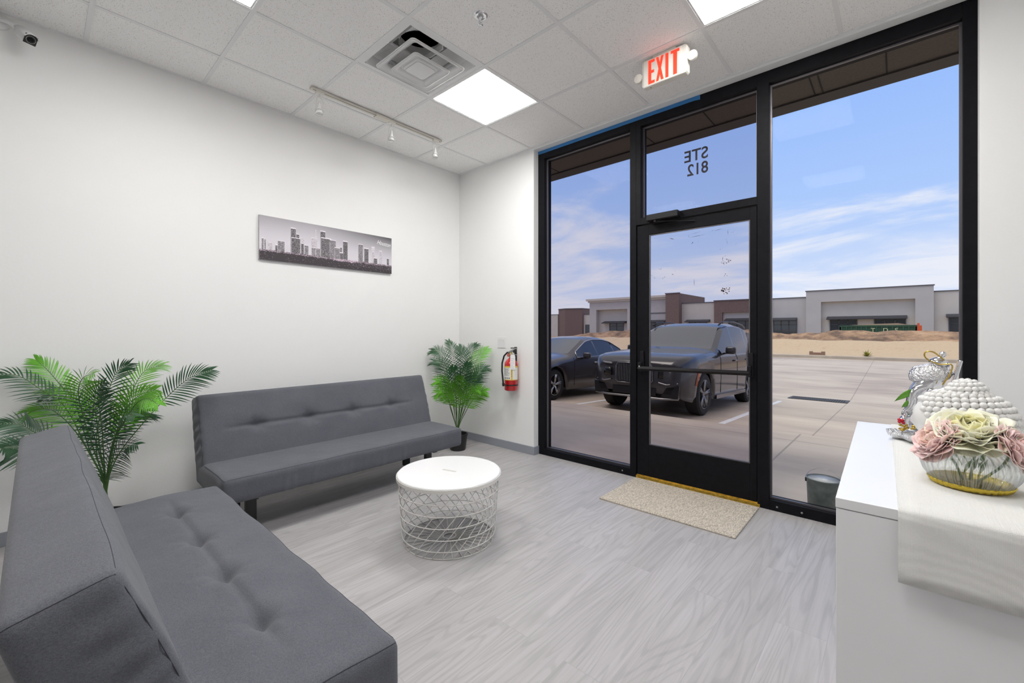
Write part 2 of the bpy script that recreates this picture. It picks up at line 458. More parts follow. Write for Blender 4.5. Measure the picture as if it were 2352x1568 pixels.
M_mat = material('beige_carpet_pile', srgb(160, 150, 136), 0.95, c2=srgb(234, 224, 208), noise_scale=150, stretch=(1.6, 0.35, 1), bump=0.7, bump_scale=160, detail=6)

def glass_mat(name, tint, refl=1.0):
    m = bpy.data.materials.new(name); m.use_nodes = True
    nt = m.node_tree; nt.nodes.clear(); L = nt.links.new
    o = nt.nodes.new('ShaderNodeOutputMaterial'); tr = nt.nodes.new('ShaderNodeBsdfTransparent'); gl = nt.nodes.new('ShaderNodeBsdfGlossy')
    tr.inputs[0].default_value = (*tint, 1); gl.inputs['Roughness'].default_value = 0.01
    gl.inputs['Color'].default_value = (1, 1, 1, 1)
    lw_ = nt.nodes.new('ShaderNodeLayerWeight'); lw_.inputs['Blend'].default_value = 0.5
    pw = nt.nodes.new('ShaderNodeMath'); pw.operation = 'POWER'; pw.inputs[1].default_value = 4.0
    L(lw_.outputs['Facing'], pw.inputs[0])
    fr = nt.nodes.new('ShaderNodeMath'); fr.operation = 'MULTIPLY_ADD'; fr.inputs[1].default_value = 0.6 * refl; fr.inputs[2].default_value = 0.04 * refl
    L(pw.outputs[0], fr.inputs[0])
    mx = nt.nodes.new('ShaderNodeMixShader')
    L(fr.outputs[0], mx.inputs[0]); L(tr.outputs[0], mx.inputs[1]); L(gl.outputs[0], mx.inputs[2]); L(mx.outputs[0], o.inputs[0])
    return m
M_glass = glass_mat('clear_window_glass', (0.985, 0.99, 0.99), 0.02)
M_glasst = glass_mat('tinted_window_glass', (0.85, 0.835, 0.86), 0.02)
def real_glass(name):
    m = bpy.data.materials.new(name); m.use_nodes = True
    nt = m.node_tree; nt.nodes.clear(); L = nt.links.new
    o = nt.nodes.new('ShaderNodeOutputMaterial'); g = nt.nodes.new('ShaderNodeBsdfGlass'); tr = nt.nodes.new('ShaderNodeBsdfTransparent'); mx = nt.nodes.new('ShaderNodeMixShader')
    g.inputs['IOR'].default_value = 1.38; g.inputs['Roughness'].default_value = 0.0; mx.inputs[0].default_value = 0.30
    tr.inputs[0].default_value = (0.97, 0.98, 0.98, 1)
    L(tr.outputs[0], mx.inputs[1]); L(g.outputs[0], mx.inputs[2]); L(mx.outputs[0], o.inputs[0])
    return m
M_vase = real_glass('clear_vase_glass')
# ================================================================== ROOM
H = 3.015; S = 0.6096; AX = 0.4623; BY = -0.6466
XR = 5.3; YB = -5.6; WY = -0.02; FY = 0.05      # right wall, back wall, front wall face, storefront face
def gx(j): return AX + (j - 1) * S               # ceiling grid lines parallel to the left wall
def gy(i): return BY - (4 - i) * S               # ceiling grid lines parallel to the front wall

struct('floor', MB().box(-0.15, YB - 0.15, -0.12, XR + 0.15, 0.17, 0), M_floor)
struct('wall_left', MB().box(-0.15, YB - 0.15, 0, 0, 0.17, 3.6), M_wall)
struct('wall_right', MB().box(XR, YB - 0.15, 0, XR + 0.15, 0.17, 3.6), M_wall)
struct('wall_back', MB().box(0, YB - 0.15, 0, XR, YB, 3.6), M_wall)
wf = MB()
wf.box(0, WY, 0, 1.107, 0.17, 3.6)
wf.box(4.082, WY, 0, XR, 0.17, 3.6)
wf.box(1.107, WY, 2.995, 4.082, 0.17, 3.6)
struct('wall_front', wf, M_wall)
struct('baseboard_front', MB().box(0.012, WY - 0.012, 0, 1.119, WY, 0.08).box(1.107, WY, 0, 1.119, FY, 0.08), M_base, bevel=0.002)
struct('baseboard_left', MB().box(0, YB, 0, 0.012, WY, 0.08), M_base, bevel=0.002)
struct('baseboard_right', MB().box(4.095, WY - 0.012, 0, XR, WY, 0.08), M_base, bevel=0.002)

# ceiling: tiles (leaving out the cells of the diffuser and the lights) with the metal grid as its part
LIGHTS = [(3, 2), (0, 2), (3, 5), (0, 5)]
HOLES = set(LIGHTS) | {(2, 2)}
cl = MB()
xs = [0.0] + [gx(j) for j in range(1, 10) if gx(j) < XR] + [XR]
ys = [YB] + [gy(i) for i in range(-4, 5) if gy(i) > YB] + [WY]
for a in range(len(xs) - 1):
    for c in range(len(ys) - 1):
        xm, ym = (xs[a] + xs[a + 1]) / 2, (ys[c] + ys[c + 1]) / 2
        ii = math.floor((ym - gy(0)) / S); jj = math.floor((xm - gx(0)) / S)
        if (ii, jj) in HOLES and xs[a + 1] - xs[a] > 0.5: continue
        cl.add([(xs[a], ys[c], H), (xs[a], ys[c + 1], H), (xs[a + 1], ys[c + 1], H), (xs[a + 1], ys[c], H)], [(0, 1, 2, 3)])
ceil = struct('ceiling', cl, M_tile)
tb = MB()
for x in xs[1:-1]: tb.box(x - 0.012, YB + 0.02, H - 0.004, x + 0.012, WY - 0.02, H + 0.03)
for y in ys[1:-1]: tb.box(0.02, y - 0.012, H - 0.0042, XR - 0.02, y + 0.012, H + 0.03)
tb.box(0, YB, H - 0.0050, 0.02, WY - 0.02, H + 0.02).box(0, WY - 0.02, H - 0.0052, XR, WY, H + 0.02)
tb.box(0.02, YB, H - 0.0052, XR - 0.02, YB + 0.02, H + 0.02).box(XR - 0.02, YB, H - 0.005, XR, WY - 0.02, H + 0.02)
tb.build('grid', M_grid, ceil)
struct('roof', MB().box(-0.2, YB - 0.2, 3.6, XR + 0.2, 0.2, 3.7), M_dark)  # unseen slab, added over the ceiling to block light

# ceiling lights
M_panel = material('lit_panel', (0.9, 0.9, 0.9), 0.5, emis=(1.0, 0.985, 0.965), estr=PANEL_STRENGTH)
LL = {(3, 2): 'square flat ceiling light beside the air vent, lit white',
      (0, 2): 'square ceiling light cut off by the top edge, above the long left wall',
      (3, 5): 'square ceiling light cut off by the top edge, in front of the exit sign',
      (0, 5): 'lit ceiling panel over the reception desk side, outside the view'}
for (i, j) in LIGHTS:
    x0, y0 = gx(j) + 0.012, gy(i) + 0.012; x1, y1 = gx(j + 1) - 0.012, gy(i + 1) - 0.012
    t = thing('ceiling_light', LL[(i, j)], 'ceiling light', ((x0 + x1) / 2, (y0 + y1) / 2, H), group='square ceiling lights')
    w = 0.010
    fr = MB().box(x0, y0, H - 0.002, x1, y0 + w, H + 0.03).box(x0, y1 - w, H - 0.002, x1, y1, H + 0.03)
    fr.box(x0, y0 + w, H - 0.002, x0 + w, y1 - w, H + 0.03).box(x1 - w, y0 + w, H - 0.002, x1, y1 - w, H + 0.03)
    fr.build('frame', M_white, t)
    MB().box(x0 + w, y0 + w, H + 0.001, x1 - w, y1 - w, H + 0.02).build('diffuser', M_panel, t)

# air diffuser
M_vent = material('vent_enamel', (0.84, 0.84, 0.84), 0.45)
cxv, cyv = (gx(2) + gx(3)) / 2, (gy(2) + gy(3)) / 2
t = thing('air_vent', 'square white ceiling air vent with stepped cones, beside the lit ceiling light', 'air vent', (cxv, cyv, H))
def sq_ring(mb, h0, z0, h1, z1, r0=0.02, n=5):
    """sloping square ring with rounded corners"""
    def ringpts(h, z, r):
        p = []
        for q in range(4):
            cx_, cy_ = [(1, 1), (-1, 1), (-1, -1), (1, -1)][q]
            for k in range(n):
                a = PI / 2 * (q + k / (n - 1))
                p.append((cxv + cx_ * (h - r) + r * math.cos(a), cyv + cy_ * (h - r) + r * math.sin(a), z))
        return p
    a, b = ringpts(h0, z0, min(r0, h0)), ringpts(h1, z1, min(r0, h1)); m = len(a)
    mb.add(a + b, [(k, (k + 1) % m, m + (k + 1) % m, m + k) for k in range(m)])
pan = MB()
sq_ring(pan, 0.2925, H - 0.003, 0.262, H - 0.003, 0.004); sq_ring(pan, 0.262, H - 0.003, 0.235, H + 0.05, 0.02)
sq_ring(pan, 0.235, H + 0.05, 0.14, H + 0.125, 0.03)
pan.lathe([(0.142, 0.124), (0.142, 0.30)], (cxv, cyv, H), 28, cap=False)
sq_ring(pan, 0.2925, H - 0.003, 0.2925, H + 0.05, 0.004)
pan.build('pan', M_vent, t, smooth=True, auto=30)
MB().lathe([(0.0, 0.20), (0.1415, 0.20)], (cxv, cyv, H), 28).build('duct_opening', M_dark, t)
def cone(name, hs):
    c = MB()
    for (a, za), (b, zb) in zip(hs, hs[1:]):
        if b > 0: sq_ring(c, a, H + za, b, H + zb, 0.022)
        else: c.f.append(list(range(len(c.v) - 20, len(c.v)))); c.m.append(0)
    o = c.build(name, M_vent, t, smooth=True, auto=40)
    sl = o.modifiers.new('thick', 'SOLIDIFY'); sl.thickness = 0.003
    return c
cone('outer_cone', [(0.212, -0.022), (0.210, -0.030), (0.203, -0.030), (0.155, 0.004), (0.150, 0.03)])
cone('inner_cone', [(0.142, -0.046), (0.141, -0.053), (0.135, -0.053), (0.098, -0.028), (0.088, -0.028), (0.076, -0.046), (0.070, -0.048), (0.0, -0.048)])
wb_ = MB()
for sx_ in (-1, 1):
    wb_.box(cxv + sx_ * 0.10, cyv - 0.004, H - 0.005, cxv + sx_ * 0.235, cyv + 0.004, H + 0.03)
wb_.box(cxv - 0.10, cyv - 0.004, H + 0.02, cxv + 0.10, cyv + 0.004, H + 0.03).box(cxv - 0.004, cyv - 0.235, H + 0.021, cxv + 0.004, cyv + 0.235, H + 0.031).box(cxv - 0.004, cyv - 0.004, H - 0.020, cxv + 0.004, cyv + 0.004, H + 0.03)
wb_.build('bracket', M_vent, t)

# sprinkler
t = thing('fire_sprinkler', 'chrome pendent fire sprinkler in the ceiling tile near the air vent', 'sprinkler', (1.996, -1.597, H))
MB().lathe([(0.018, -0.002), (0.030, -0.006), (0.038, -0.004), (0.041, 0.0)], (1.996, -1.597, H), 28, cap=False).build('escutcheon', M_chrome, t, smooth=True)
sp = MB().lathe([(0.012, 0), (0.012, -0.018), (0.008, -0.02), (0.008, -0.026), (0.003, -0.03), (0.003, -0.048), (0.014, -0.050), (0.014, -0.053), (0, -0.053)], (1.996, -1.597, H), 16)
for s_ in (-1, 1): sp.tube([(1.996 + s_ * 0.009, -1.597, H - 0.022), (1.996 + s_ * 0.013, -1.597, H - 0.034), (1.996 + s_ * 0.004, -1.597, H - 0.048)], 0.0022, 6)
sp.build('head', M_chrome, t, smooth=True)
MB().tube([(1.996, -1.597, H - 0.026), (1.996, -1.597, H - 0.046)], 0.0028, 8).build('bulb', material('sprinkler_bulb', (0.5, 0.1, 0.02), 0.2), t)

# exit sign
M_exitbody = material('exit_housing', (0.80, 0.77, 0.70), 0.4)
M_exitface = material('exit_face', (0.82, 0.80, 0.74), 0.4, emis=(1, 0.80, 0.66), estr=0.10)
M_exitred = material('exit_letters_lit', (0.9, 0.05, 0.02), 0.4, emis=(1.0, 0.045, 0.02), estr=0.9)
t = thing('exit_sign', 'lit EXIT sign with red letters and two lamp heads, hung from the ceiling', 'exit sign', (2.65, -0.575, H))
EX0, EX1, EZ0, EZ1, EYF, EYB = 2.503, 2.797, 2.822, 3.000, -0.602, -0.552
MB().prism([(EX0 + 0.012, EZ0), (EX1 - 0.012, EZ0), (EX1, EZ0 + 0.012), (EX1, EZ1 - 0.012), (EX1 - 0.012, EZ1), (EX0 + 0.012, EZ1), (EX0, EZ1 - 0.012), (EX0, EZ0 + 0.012)], EYF, EYB).build('housing', M_exitbody, t, bevel=0.004)
MB().box(EX0 + 0.014, EYF - 0.0015, EZ0 + 0.006, EX1 - 0.03, EYF + 0.001, EZ1 - 0.006).build('face_plate', M_exitface, t)
MB().box(2.575, -0.600, 3.0, 2.725, -0.554, 3.0145).build('canopy', M_exitbody, t, bevel=0.004)
yl0, yl1 = EYF - 0.003, EYF - 0.001
zb, zt = 2.834, 2.988; st = 0.0195
def letter(parts, x, w):
    m = MB()
    for poly in parts: m.prism([(x + p[0] * w, zb + p[1] * (zt - zb)) for p in poly], yl0, yl1)
    m.build('letter', M_exitred, t)
lw = 0.043
q = st / lw; hq = 0.018 / (zt - zb)
R = lambda a, b, c, d: [(a, b), (c, b), (c, d), (a, d)]
letter([R(0, 0, q, 1), R(q, 0, 1, hq), R(q, 1 - hq, 1, 1), R(q, 0.5 - hq / 2, 0.9, 0.5 + hq / 2)], 2.548, lw)
qx = 0.33; ny_ = (0.5 - qx) / (1 - qx)
letter([[(0, 0), (qx, 0), (0.5, ny_), (1 - qx, 0), (1, 0), ((1 + qx) / 2, 0.5), (1, 1), (1 - qx, 1), (0.5, 1 - ny_), (qx, 1), (0, 1), ((1 - qx) / 2, 0.5)]], 2.600, 0.050)
letter([R(0, 0, 1, 1)], 2.662, st)
letter([R(0.5 - q / 2, 0, 0.5 + q / 2, 1 - hq), R(0, 1 - hq, 1, 1)], 2.697, 0.054)
for s_, xx, zc in ((-1, 2.474, 2.905), (1, 2.826, 2.915)):
    m = MB().lathe([(0.0, 0.03), (0.02, 0.028), (0.027, 0.012), (0.029, 0.0), (0.029, -0.008), (0.025, -0.010)], (xx, -0.590, zc), 24, axis='y')
    hd = m.build('lamp_head', M_exitbody, t, smooth=True, auto=40)
    hd2 = MB().lathe([(0.0, -0.004), (0.010, -0.006), (0.025, -0.0085)], (xx, -0.590, zc), 24, axis='y').build('lens', material('lamp_lens', (0.62, 0.62, 0.65), 0.3), hd, smooth=True)
    MB().tube([(xx, -0.575, zc), (xx - s_ * 0.035, -0.575, zc)], 0.008, 8).build('knuckle', M_exitbody, t, smooth=True)
MB().lathe([(0.003, 0), (0.003, -0.002), (0, -0.002)], (2.555, -0.58, EZ0), 10).build('test_button', M_dark, t)

# track light
t = thing('track_light', 'off-white ceiling track light with three clear-fronted spot heads', 'track light', (0.56, -1.34, H))
M_track = material('cream_track_enamel', (0.74, 0.71, 0.63), 0.4)
X = 0.56
tr = MB().box(X - 0.017, -1.945, H - 0.022, X + 0.017, -0.733, H - 0.0045)
tr.build('track', M_track, t, bevel=0.002)
MB().box(X + 0.0085, -1.93, H - 0.0232, X + 0.0115, -0.745, H - 0.0215).build('slot', M_dark, t)
MB().box(X - 0.024, -1.42, H - 0.030, X + 0.024, -1.29, H - 0.004).build('feed_connector', M_track, t, bevel=0.003)
M_spot = material('spot_enamel', (0.80, 0.79, 0.74), 0.3)
for y in (-1.875, -1.262, -0.795):
    hd = MB().box(X - 0.014, y - 0.03, H - 0.036, X + 0.014, y + 0.03, H - 0.019)
    hd.tube([(X, y, H - 0.036), (X, y, H - 0.058)], 0.006, 10)
    h = hd.build('spot_head', M_spot, t, bevel=0.001)
    ax = Vector((-0.12, 0.02, -1)).normalized(); o0 = Vector((X, y, H - 0.052))
    cage = MB(); side = Vector((0, 1, 0))
    for s_ in (-1, 1):
        cage.tube([o0 + side * s_ * 0.004, o0 + ax * 0.02 + side * s_ * 0.022, o0 + ax * 0.10 + side * s_ * 0.028], 0.0028, 6)
    def ring(c, r, rr=0.003, n=20):
        u_ = Vector((1, 0, 0.12)).normalized(); v_ = ax.cross(u_)
        return [c + u_ * r * math.cos(2 * PI * k / n) + v_ * r * math.sin(2 * PI * k / n) for k in range(n)]
    cage.tube(ring(o0 + ax * 0.10, 0.029), 0.003, 6, closed=True)
    cage.tube(ring(o0 + ax * 0.125, 0.028), 0.0025, 6, closed=True)
    cage.build('yoke', M_spot, h, smooth=True)
    bl = MB().lathe([(0.006, 0.0), (0.010, -0.02), (0.012, -0.035), (0.026, -0.075), (0.027, -0.085), (0.0, -0.088)], (0, 0, 0), 20)
    rot = Vector((0, 0, -1)).rotation_difference(ax).to_matrix()
    bl.xform(lambda p: rot @ p + o0 + ax * 0.035)
    bl.build('reflector_lamp', material('lamp_glass_white', (0.85, 0.85, 0.86), 0.15) if y < -1.5 else MATS['lamp_glass_white'], h, smooth=True)

# security camera on the left wall
t = thing('security_camera', 'white bullet security camera with black ringed lens, high on the left wall', 'camera', (0, -3.43, 2.95))
MB().lathe([(0.040, 0.0), (0.040, 0.016), (0.030, 0.026), (0, 0.026)], (0, -3.43, 2.955), 24, axis='x').build('base', M_white, t, smooth=True, auto=30)
MB().tube([(0.02, -3.43, 2.955), (0.035, -3.42, 2.960), (0.05, -3.395, 2.950), (0.075, -3.358, 2.918)], 0.012, 12).build('arm', M_white, t, smooth=True)
d = Vector((0.11, 0.048, -0.084)).normalized(); c0 = Vector((0.085, -3.348, 2.905))
def orient(mb, c, d, upv=(0, 0, 1)):
    z = d.normalized(); x = Vector(upv).cross(z).normalized(); y = z.cross(x)
    return mb.xform(lambda p: c + x * p.x + y * p.y + z * p.z)
bodym = MB().rbox((0.058, 0.058, 0.13), 0.022, (6, 6, 8), lambda p: p + Vector((0, 0, 0.045)))
orient(bodym, c0, d).build('housing', M_white, t, smooth=True)
hoodm = MB()
def hoodfn(u, v):
    a = 0.1 * PI + u * 0.8 * PI
    r = 0.032
    return (r * math.cos(a), r * math.sin(a), -0.01 + v * 0.134)
hoodm.grid(hoodfn, 16, 2); orient(hoodm, c0, d)
ho = hoodm.build('sun_shield', M_white, t, smooth=True); sl = ho.modifiers.new('t', 'SOLIDIFY'); sl.thickness = 0.002
fcm = MB().rbox((0.052, 0.052, 0.006), 0.0029, (6, 6, 2), lambda p: p + Vector((0, 0, 0.111)))
fc = orient(fcm, c0, d).build('front_face', M_blackpl, t, smooth=True)
orient(MB().lathe([(0.010, 0.1145), (0.012, 0.118), (0.014, 0.1145)], (0, 0, 0), 24), c0, d).build('lens', M_blackin, fc, smooth=True)
ringm = MB()
for k in range(22):
    a = 2 * PI * k / 22; ringm.sphere((0.019 * math.cos(a), 0.019 * math.sin(a), 0.1142), 0.0015, 6, 4)
orient(ringm, c0, d).build('infrared_ring', M_white, fc)

# light switch
t = thing('light_switch', 'white double rocker light switch plate on the wall above the fire extinguisher', 'light switch', (0.676, WY, 1.097))
MB().box(0.617, WY - 0.006, 1.039, 0.735, WY, 1.156).build('plate', M_white, t, bevel=0.003)
for xx in (0.653, 0.699):
    MB().prism([(WY - 0.006, 1.064), (WY - 0.006, 1.131), (WY - 0.0105, 1.131), (WY - 0.007, 1.097)], xx - 0.0165, xx + 0.0165, 'x').build('rocker', M_white, t, bevel=0.001)

# fire extinguisher
EXX, EXY = 0.874, WY - 0.075
t = thing('fire_extinguisher', 'red fire extinguisher with black hose and inspection tag hung on the front wall', 'fire extinguisher', (EXX, EXY, 0.62))
R_ = 0.066
MB().lathe([(0.0, 0.0), (0.058, 0.0), (R_, 0.008), (R_, 0.255), (0.062, 0.28), (0.045, 0.305), (0.022, 0.322), (0.016, 0.33), (0.016, 0.338), (0, 0.338)], (EXX, EXY, 0.622), 40).build('cylinder', M_red, t, smooth=True, auto=50)
M_ylw = material('yellow_label', (0.72, 0.50, 0.06), 0.5)
M_lbl = material('printed_label', (0.80, 0.79, 0.74), 0.5)
M_ink = material('label_ink', (0.06, 0.06, 0.09), 0.6)
def arc_patch(r, a0, a1, z0, z1, n=14):
    vs = []
    for i in range(n + 1):
        a = a0 + (a1 - a0) * i / n
        for z in (z0, z1): vs.append((EXX + r * math.cos(a), EXY + r * math.sin(a), z))
    return MB().add(vs, [(2 * i, 2 * i + 2, 2 * i + 3, 2 * i + 1) for i in range(n)])
lb = arc_patch(R_ + 0.0008, -PI * 0.95, 0.28 * PI, 0.728, 0.868, 30).build('label', M_ylw, t, smooth=True)
arc_patch(R_ + 0.0014, -PI * 0.86, -PI * 0.27, 0.735, 0.853).build('panel', M_lbl, lb, smooth=True)
arc_patch(R_ + 0.0014, -PI * 0.19, PI * 0.22, 0.735, 0.853).build('panel', M_lbl, lb, smooth=True)
ink = MB(); rnd = random.Random(3)
for k in range(9):
    z = 0.842 - k * 0.0085; e = rnd.uniform(0.05, 0.30)
    p = arc_patch(R_ + 0.0019, -PI * 0.70, -PI * (0.30 + e * 0.5), z, z + 0.0028, 8); ink.add(p.v, p.f)
for k in range(4):
    p = arc_patch(R_ + 0.0019, -PI * (0.68 - k * 0.10), -PI * (0.63 - k * 0.10), 0.742, 0.756, 3); ink.add(p.v, p.f)
    p = arc_patch(R_ + 0.0019, -PI * 0.24, -PI * 0.22, 0.765 + k * 0.022, 0.773 + k * 0.022, 2); ink.add(p.v, p.f)
ink.build('print', M_ink, lb)
MB().lathe([(0.017, 0.0), (0.020, 0.004), (0.020, 0.03), (0.014, 0.036), (0.014, 0.05), (0, 0.05)], (EXX, EXY, 0.955), 20).build('valve', material('valve_brass', (0.70, 0.60, 0.28), 0.3, metal=0.8), t, smooth=True, auto=40)
# levers point towards +x / wall side
hv = MB().prism([(EXX - 0.03, 0.995), (EXX + 0.03, 1.012), (EXX + 0.075, 1.045), (EXX + 0.078, 1.052), (EXX + 0.02, 1.032), (EXX - 0.03, 1.008)], EXY - 0.012, EXY + 0.012)
hv.prism([(EXX + 0.0, 0.988), (EXX + 0.07, 0.985), (EXX + 0.072, 0.978), (EXX + 0.0, 0.978)], EXY - 0.011, EXY + 0.011)
hv.build('lever', M_steel, t, bevel=0.002)
MB().box(EXX + 0.035, EXY - 0.012, 1.0, EXX + 0.07, EXY + 0.012, 1.030).build('grip', M_blackpl, t, bevel=0.003)
MB().lathe([(0, -0.020), (0.017, -0.020), (0.017, -0.008), (0, -0.008)], (EXX - 0.012, EXY - 0.010, 0.975), 20, axis='y').build('pressure_gauge', material('gauge_face', (0.5, 0.12, 0.10), 0.3), t, smooth=True, auto=40)
hp = [(EXX - 0.012, EXY, 0.995), (EXX - 0.045, EXY - 0.005, 1.0), (EXX - 0.085, EXY - 0.01, 0.965), (EXX - 0.113, EXY - 0.01, 0.89), (EXX - 0.115, EXY - 0.01, 0.81), (EXX - 0.104, EXY - 0.01, 0.73), (EXX - 0.098, EXY - 0.01, 0.685)]
MB().tube(hp, 0.0085, 10).build('hose', M_blackpl, t, smooth=True)
MB().tube([hp[-1], (EXX - 0.094, EXY - 0.01, 0.655)], 0.0115, 10).build('nozzle', M_blackpl, t, smooth=True)
st_ = MB().lathe([(R_ + 0.002, 0.0), (R_ + 0.0035, 0.0), (R_ + 0.0035, 0.012), (R_ + 0.002, 0.012)], (EXX, EXY, 0.672), 36)
st_.box(EXX - 0.108, EXY - 0.018, 0.671, EXX - 0.055, EXY - 0.002, 0.685)
st_.build('strap', M_blackpl, t)
MB().box(EXX - 0.014, EXY + R_, 0.66, EXX + 0.014, WY, 1.055).box(EXX - 0.006, EXY, 1.04, EXX + 0.006, WY, 1.05).build('wall_bracket', M_blackpl, t)
tg = MB().prism([(EXX + 0.012, 0.985), (EXX + 0.048, 0.985), (EXX + 0.056, 0.965), (EXX + 0.056, 0.835), (EXX + 0.006, 0.835), (EXX + 0.006, 0.965)], EXY - 0.0715, EXY - 0.0705)
def tagturn(p):
    q = Matrix.Rotation(math.radians(42), 3, 'Z') @ (p - Vector((EXX + 0.014, EXY, 0)))
    return q + Vector((EXX, EXY, 0))
tg.xform(tagturn)
tgo = tg.build('inspection_tag', material('tag_paper', (0.86, 0.86, 0.85), 0.7), t)
tk = MB()
for k in range(7): tk.box(EXX + 0.012, EXY - 0.0722, 0.845 + k * 0.016, EXX + 0.048 - 0.006 * (k % 3), EXY - 0.0716, 0.848 + k * 0.016)
tk.xform(tagturn); tk.build('print', material('tag_print', (0.45, 0.45, 0.47), 0.7), tgo)

# canvas picture on the left wall
PY0, PY1, PZ0, PZ1 = -2.113, -0.924, 1.784, 2.136
t = thing('canvas_picture', 'long black and white city skyline canvas print on the left wall', 'picture', (0, (PY0 + PY1) / 2, (PZ0 + PZ1) / 2))
MB().box(0.0, PY0, PZ0, 0.022, PY1, PZ1).build('canvas', material('canvas_edge', (0.45, 0.44, 0.45), 0.7), t)
BL = [(0.013, 0.027, 0.499, 0.5), (0.029, 0.04, 0.479, 0.6), (0.051, 0.079, 0.422, 0.8), (0.098, 0.114, 0.385, 0.4), (0.114, 0.159, 0.49, 0.6), (0.198, 0.235, 0.827, 0.35), (0.235, 0.257, 0.703, 0.3), (0.203, 0.264, 0.606, 0.3), (0.264, 0.288, 0.629, 0.8), (0.267, 0.288, 0.501, 0.25), (0.29, 0.321, 0.47, 0.45), (0.339, 0.382, 0.674, 0.8), (0.341, 0.405, 0.436, 0.6), (0.370, 0.375, 0.875, 0.95), (0.405, 0.444, 0.875, 0.3), (0.41, 0.487, 0.714, 0.35), (0.475, 0.523, 0.694, 0.5), (0.511, 0.555, 0.521, 0.6), (0.555, 0.57, 0.552, 0.4), (0.578, 0.616, 0.714, 0.25), (0.553, 0.58, 0.408, 0.2), (0.703, 0.743, 0.705, 0.45), (0.751, 0.79, 0.62, 0.4), (0.817, 0.845, 0.683, 0.8), (0.885, 0.911, 0.612, 0.7), (0.955, 0.975, 0.431, 0.4), (0.833, 0.868, 0.391, 0.4)]
NX, NZ = 440, 124
rp = random.Random(11)
cols = []
gl_ = [0.235 + 0.02 * noise.noise(Vector((i * 0.09, 3, 1))) + 0.012 * noise.noise(Vector((i * 0.31, 7, 2))) for i in range(NX)]
for k in range(NZ):
    zf = (k + 0.5) / NZ
    for i in range(NX):
        xf = (i + 0.5) / NX
        # printed sky: pale low down, dark towards the top right corner
        s_ = 0.74 - 0.32 * max(0, (zf - 0.45) / 0.55) ** 1.3 - 0.42 * max(0, xf - 0.35) * max(0, zf - 0.3) * 1.6 - 0.06 * abs(xf - 0.3)
        c = (s_ * 0.97, s_ * 0.93, s_)
        for bi, (a, b, h, tn) in enumerate(BL):
            if a <= xf <= b and zf <= h:
                w = rp.random()
                base = 0.05 if tn < 0.45 else (0.12 if tn < 0.65 else 0.42)
                v = base + (0.55 * w * w if (k % 3 != bi % 3) else 0.05) * (0.5 + tn)
                if zf > h - 0.02: v = 0.85 if tn < 0.6 else 0.75
                if min(xf - a, b - xf) < 0.0025: v = v * 0.4 + 0.4
                c = (v, v * 0.93, v)
        if zf < gl_[i]:
            v = 0.045
            if zf > gl_[i] - 0.035 and rp.random() < 0.42: v = rp.uniform(0.3, 0.9)
            elif 0.5 < xf < 0.68 and zf > gl_[i] - 0.06 and rp.random() < 0.5: v = rp.uniform(0.4, 0.95)
            elif rp.random() < (0.10 if xf > 0.62 and zf > 0.10 else 0.02): v = rp.uniform(0.12, 0.6)
            c = (v * 1.05, v * 0.85, v)
        cols.append(c)
pm = bpy.data.meshes.new('print')
pv = [(0.0226, (PY1 - PY0) * (i / NX - 0.5), (PZ1 - PZ0) * (k / NZ - 0.5)) for k in range(NZ + 1) for i in range(NX + 1)]
pf = [(k * (NX + 1) + i, k * (NX + 1) + i + 1, (k + 1) * (NX + 1) + i + 1, (k + 1) * (NX + 1) + i) for k in range(NZ) for i in range(NX)]
pm.from_pydata(pv, [], pf)
ca = pm.color_attributes.new('ink', 'FLOAT_COLOR', 'CORNER')
flat = []
for c in cols: flat += [c[0], c[1], c[2], 1.0] * 4
ca.data.foreach_set('color', flat)
mpn = bpy.data.materials.new('printed_canvas'); mpn.use_nodes = True
at = mpn.node_tree.nodes.new('ShaderNodeVertexColor'); at.layer_name = 'ink'
mpn.node_tree.links.new(at.outputs[0], mpn.node_tree.nodes['Principled BSDF'].inputs['Base Color'])
mpn.node_tree.nodes['Principled BSDF'].inputs['Roughness'].default_value = 0.6
pm.materials.append(mpn)
po = bpy.data.objects.new('print', pm); COL.objects.link(po); po.parent = t

def text_mesh(name, body, size, mat_, loc, rot, parent, offset=0.0, shear=0.0, extrude=0.0005, align='LEFT', sx=1.0, line=1.0):
    cu = bpy.data.curves.new(name, 'FONT'); cu.body = body; cu.size = size; cu.offset = offset; cu.shear = shear; cu.extrude = extrude
    cu.align_x = align; cu.space_line = line
    to = bpy.data.objects.new(name, cu); COL.objects.link(to)
    bpy.context.view_layer.update()
    me = bpy.data.meshes.new_from_object(to.evaluated_get(bpy.context.evaluated_depsgraph_get()))
    bpy.data.objects.remove(to)
    me.name = name; me.materials.clear(); me.materials.append(mat_)
    o = bpy.data.objects.new(name, me); COL.objects.link(o)
    o.rotation_euler = rot; o.scale = (sx, 1, 1)
    if parent: o.parent = parent; o.location = Vector(loc) - LOC.get(parent, Vector())
    else: o.location = loc
    return o
text_mesh('lettering', 'Houston', 0.058, material('white_ink', (0.85, 0.85, 0.85), 0.6), (0.0235, PY0 + 0.862 * 1.189, PZ0 + 0.78 * 0.352), (PI / 2, 0.09, PI / 2), t, shear=0.45, sx=0.72, extrude=0.0002)
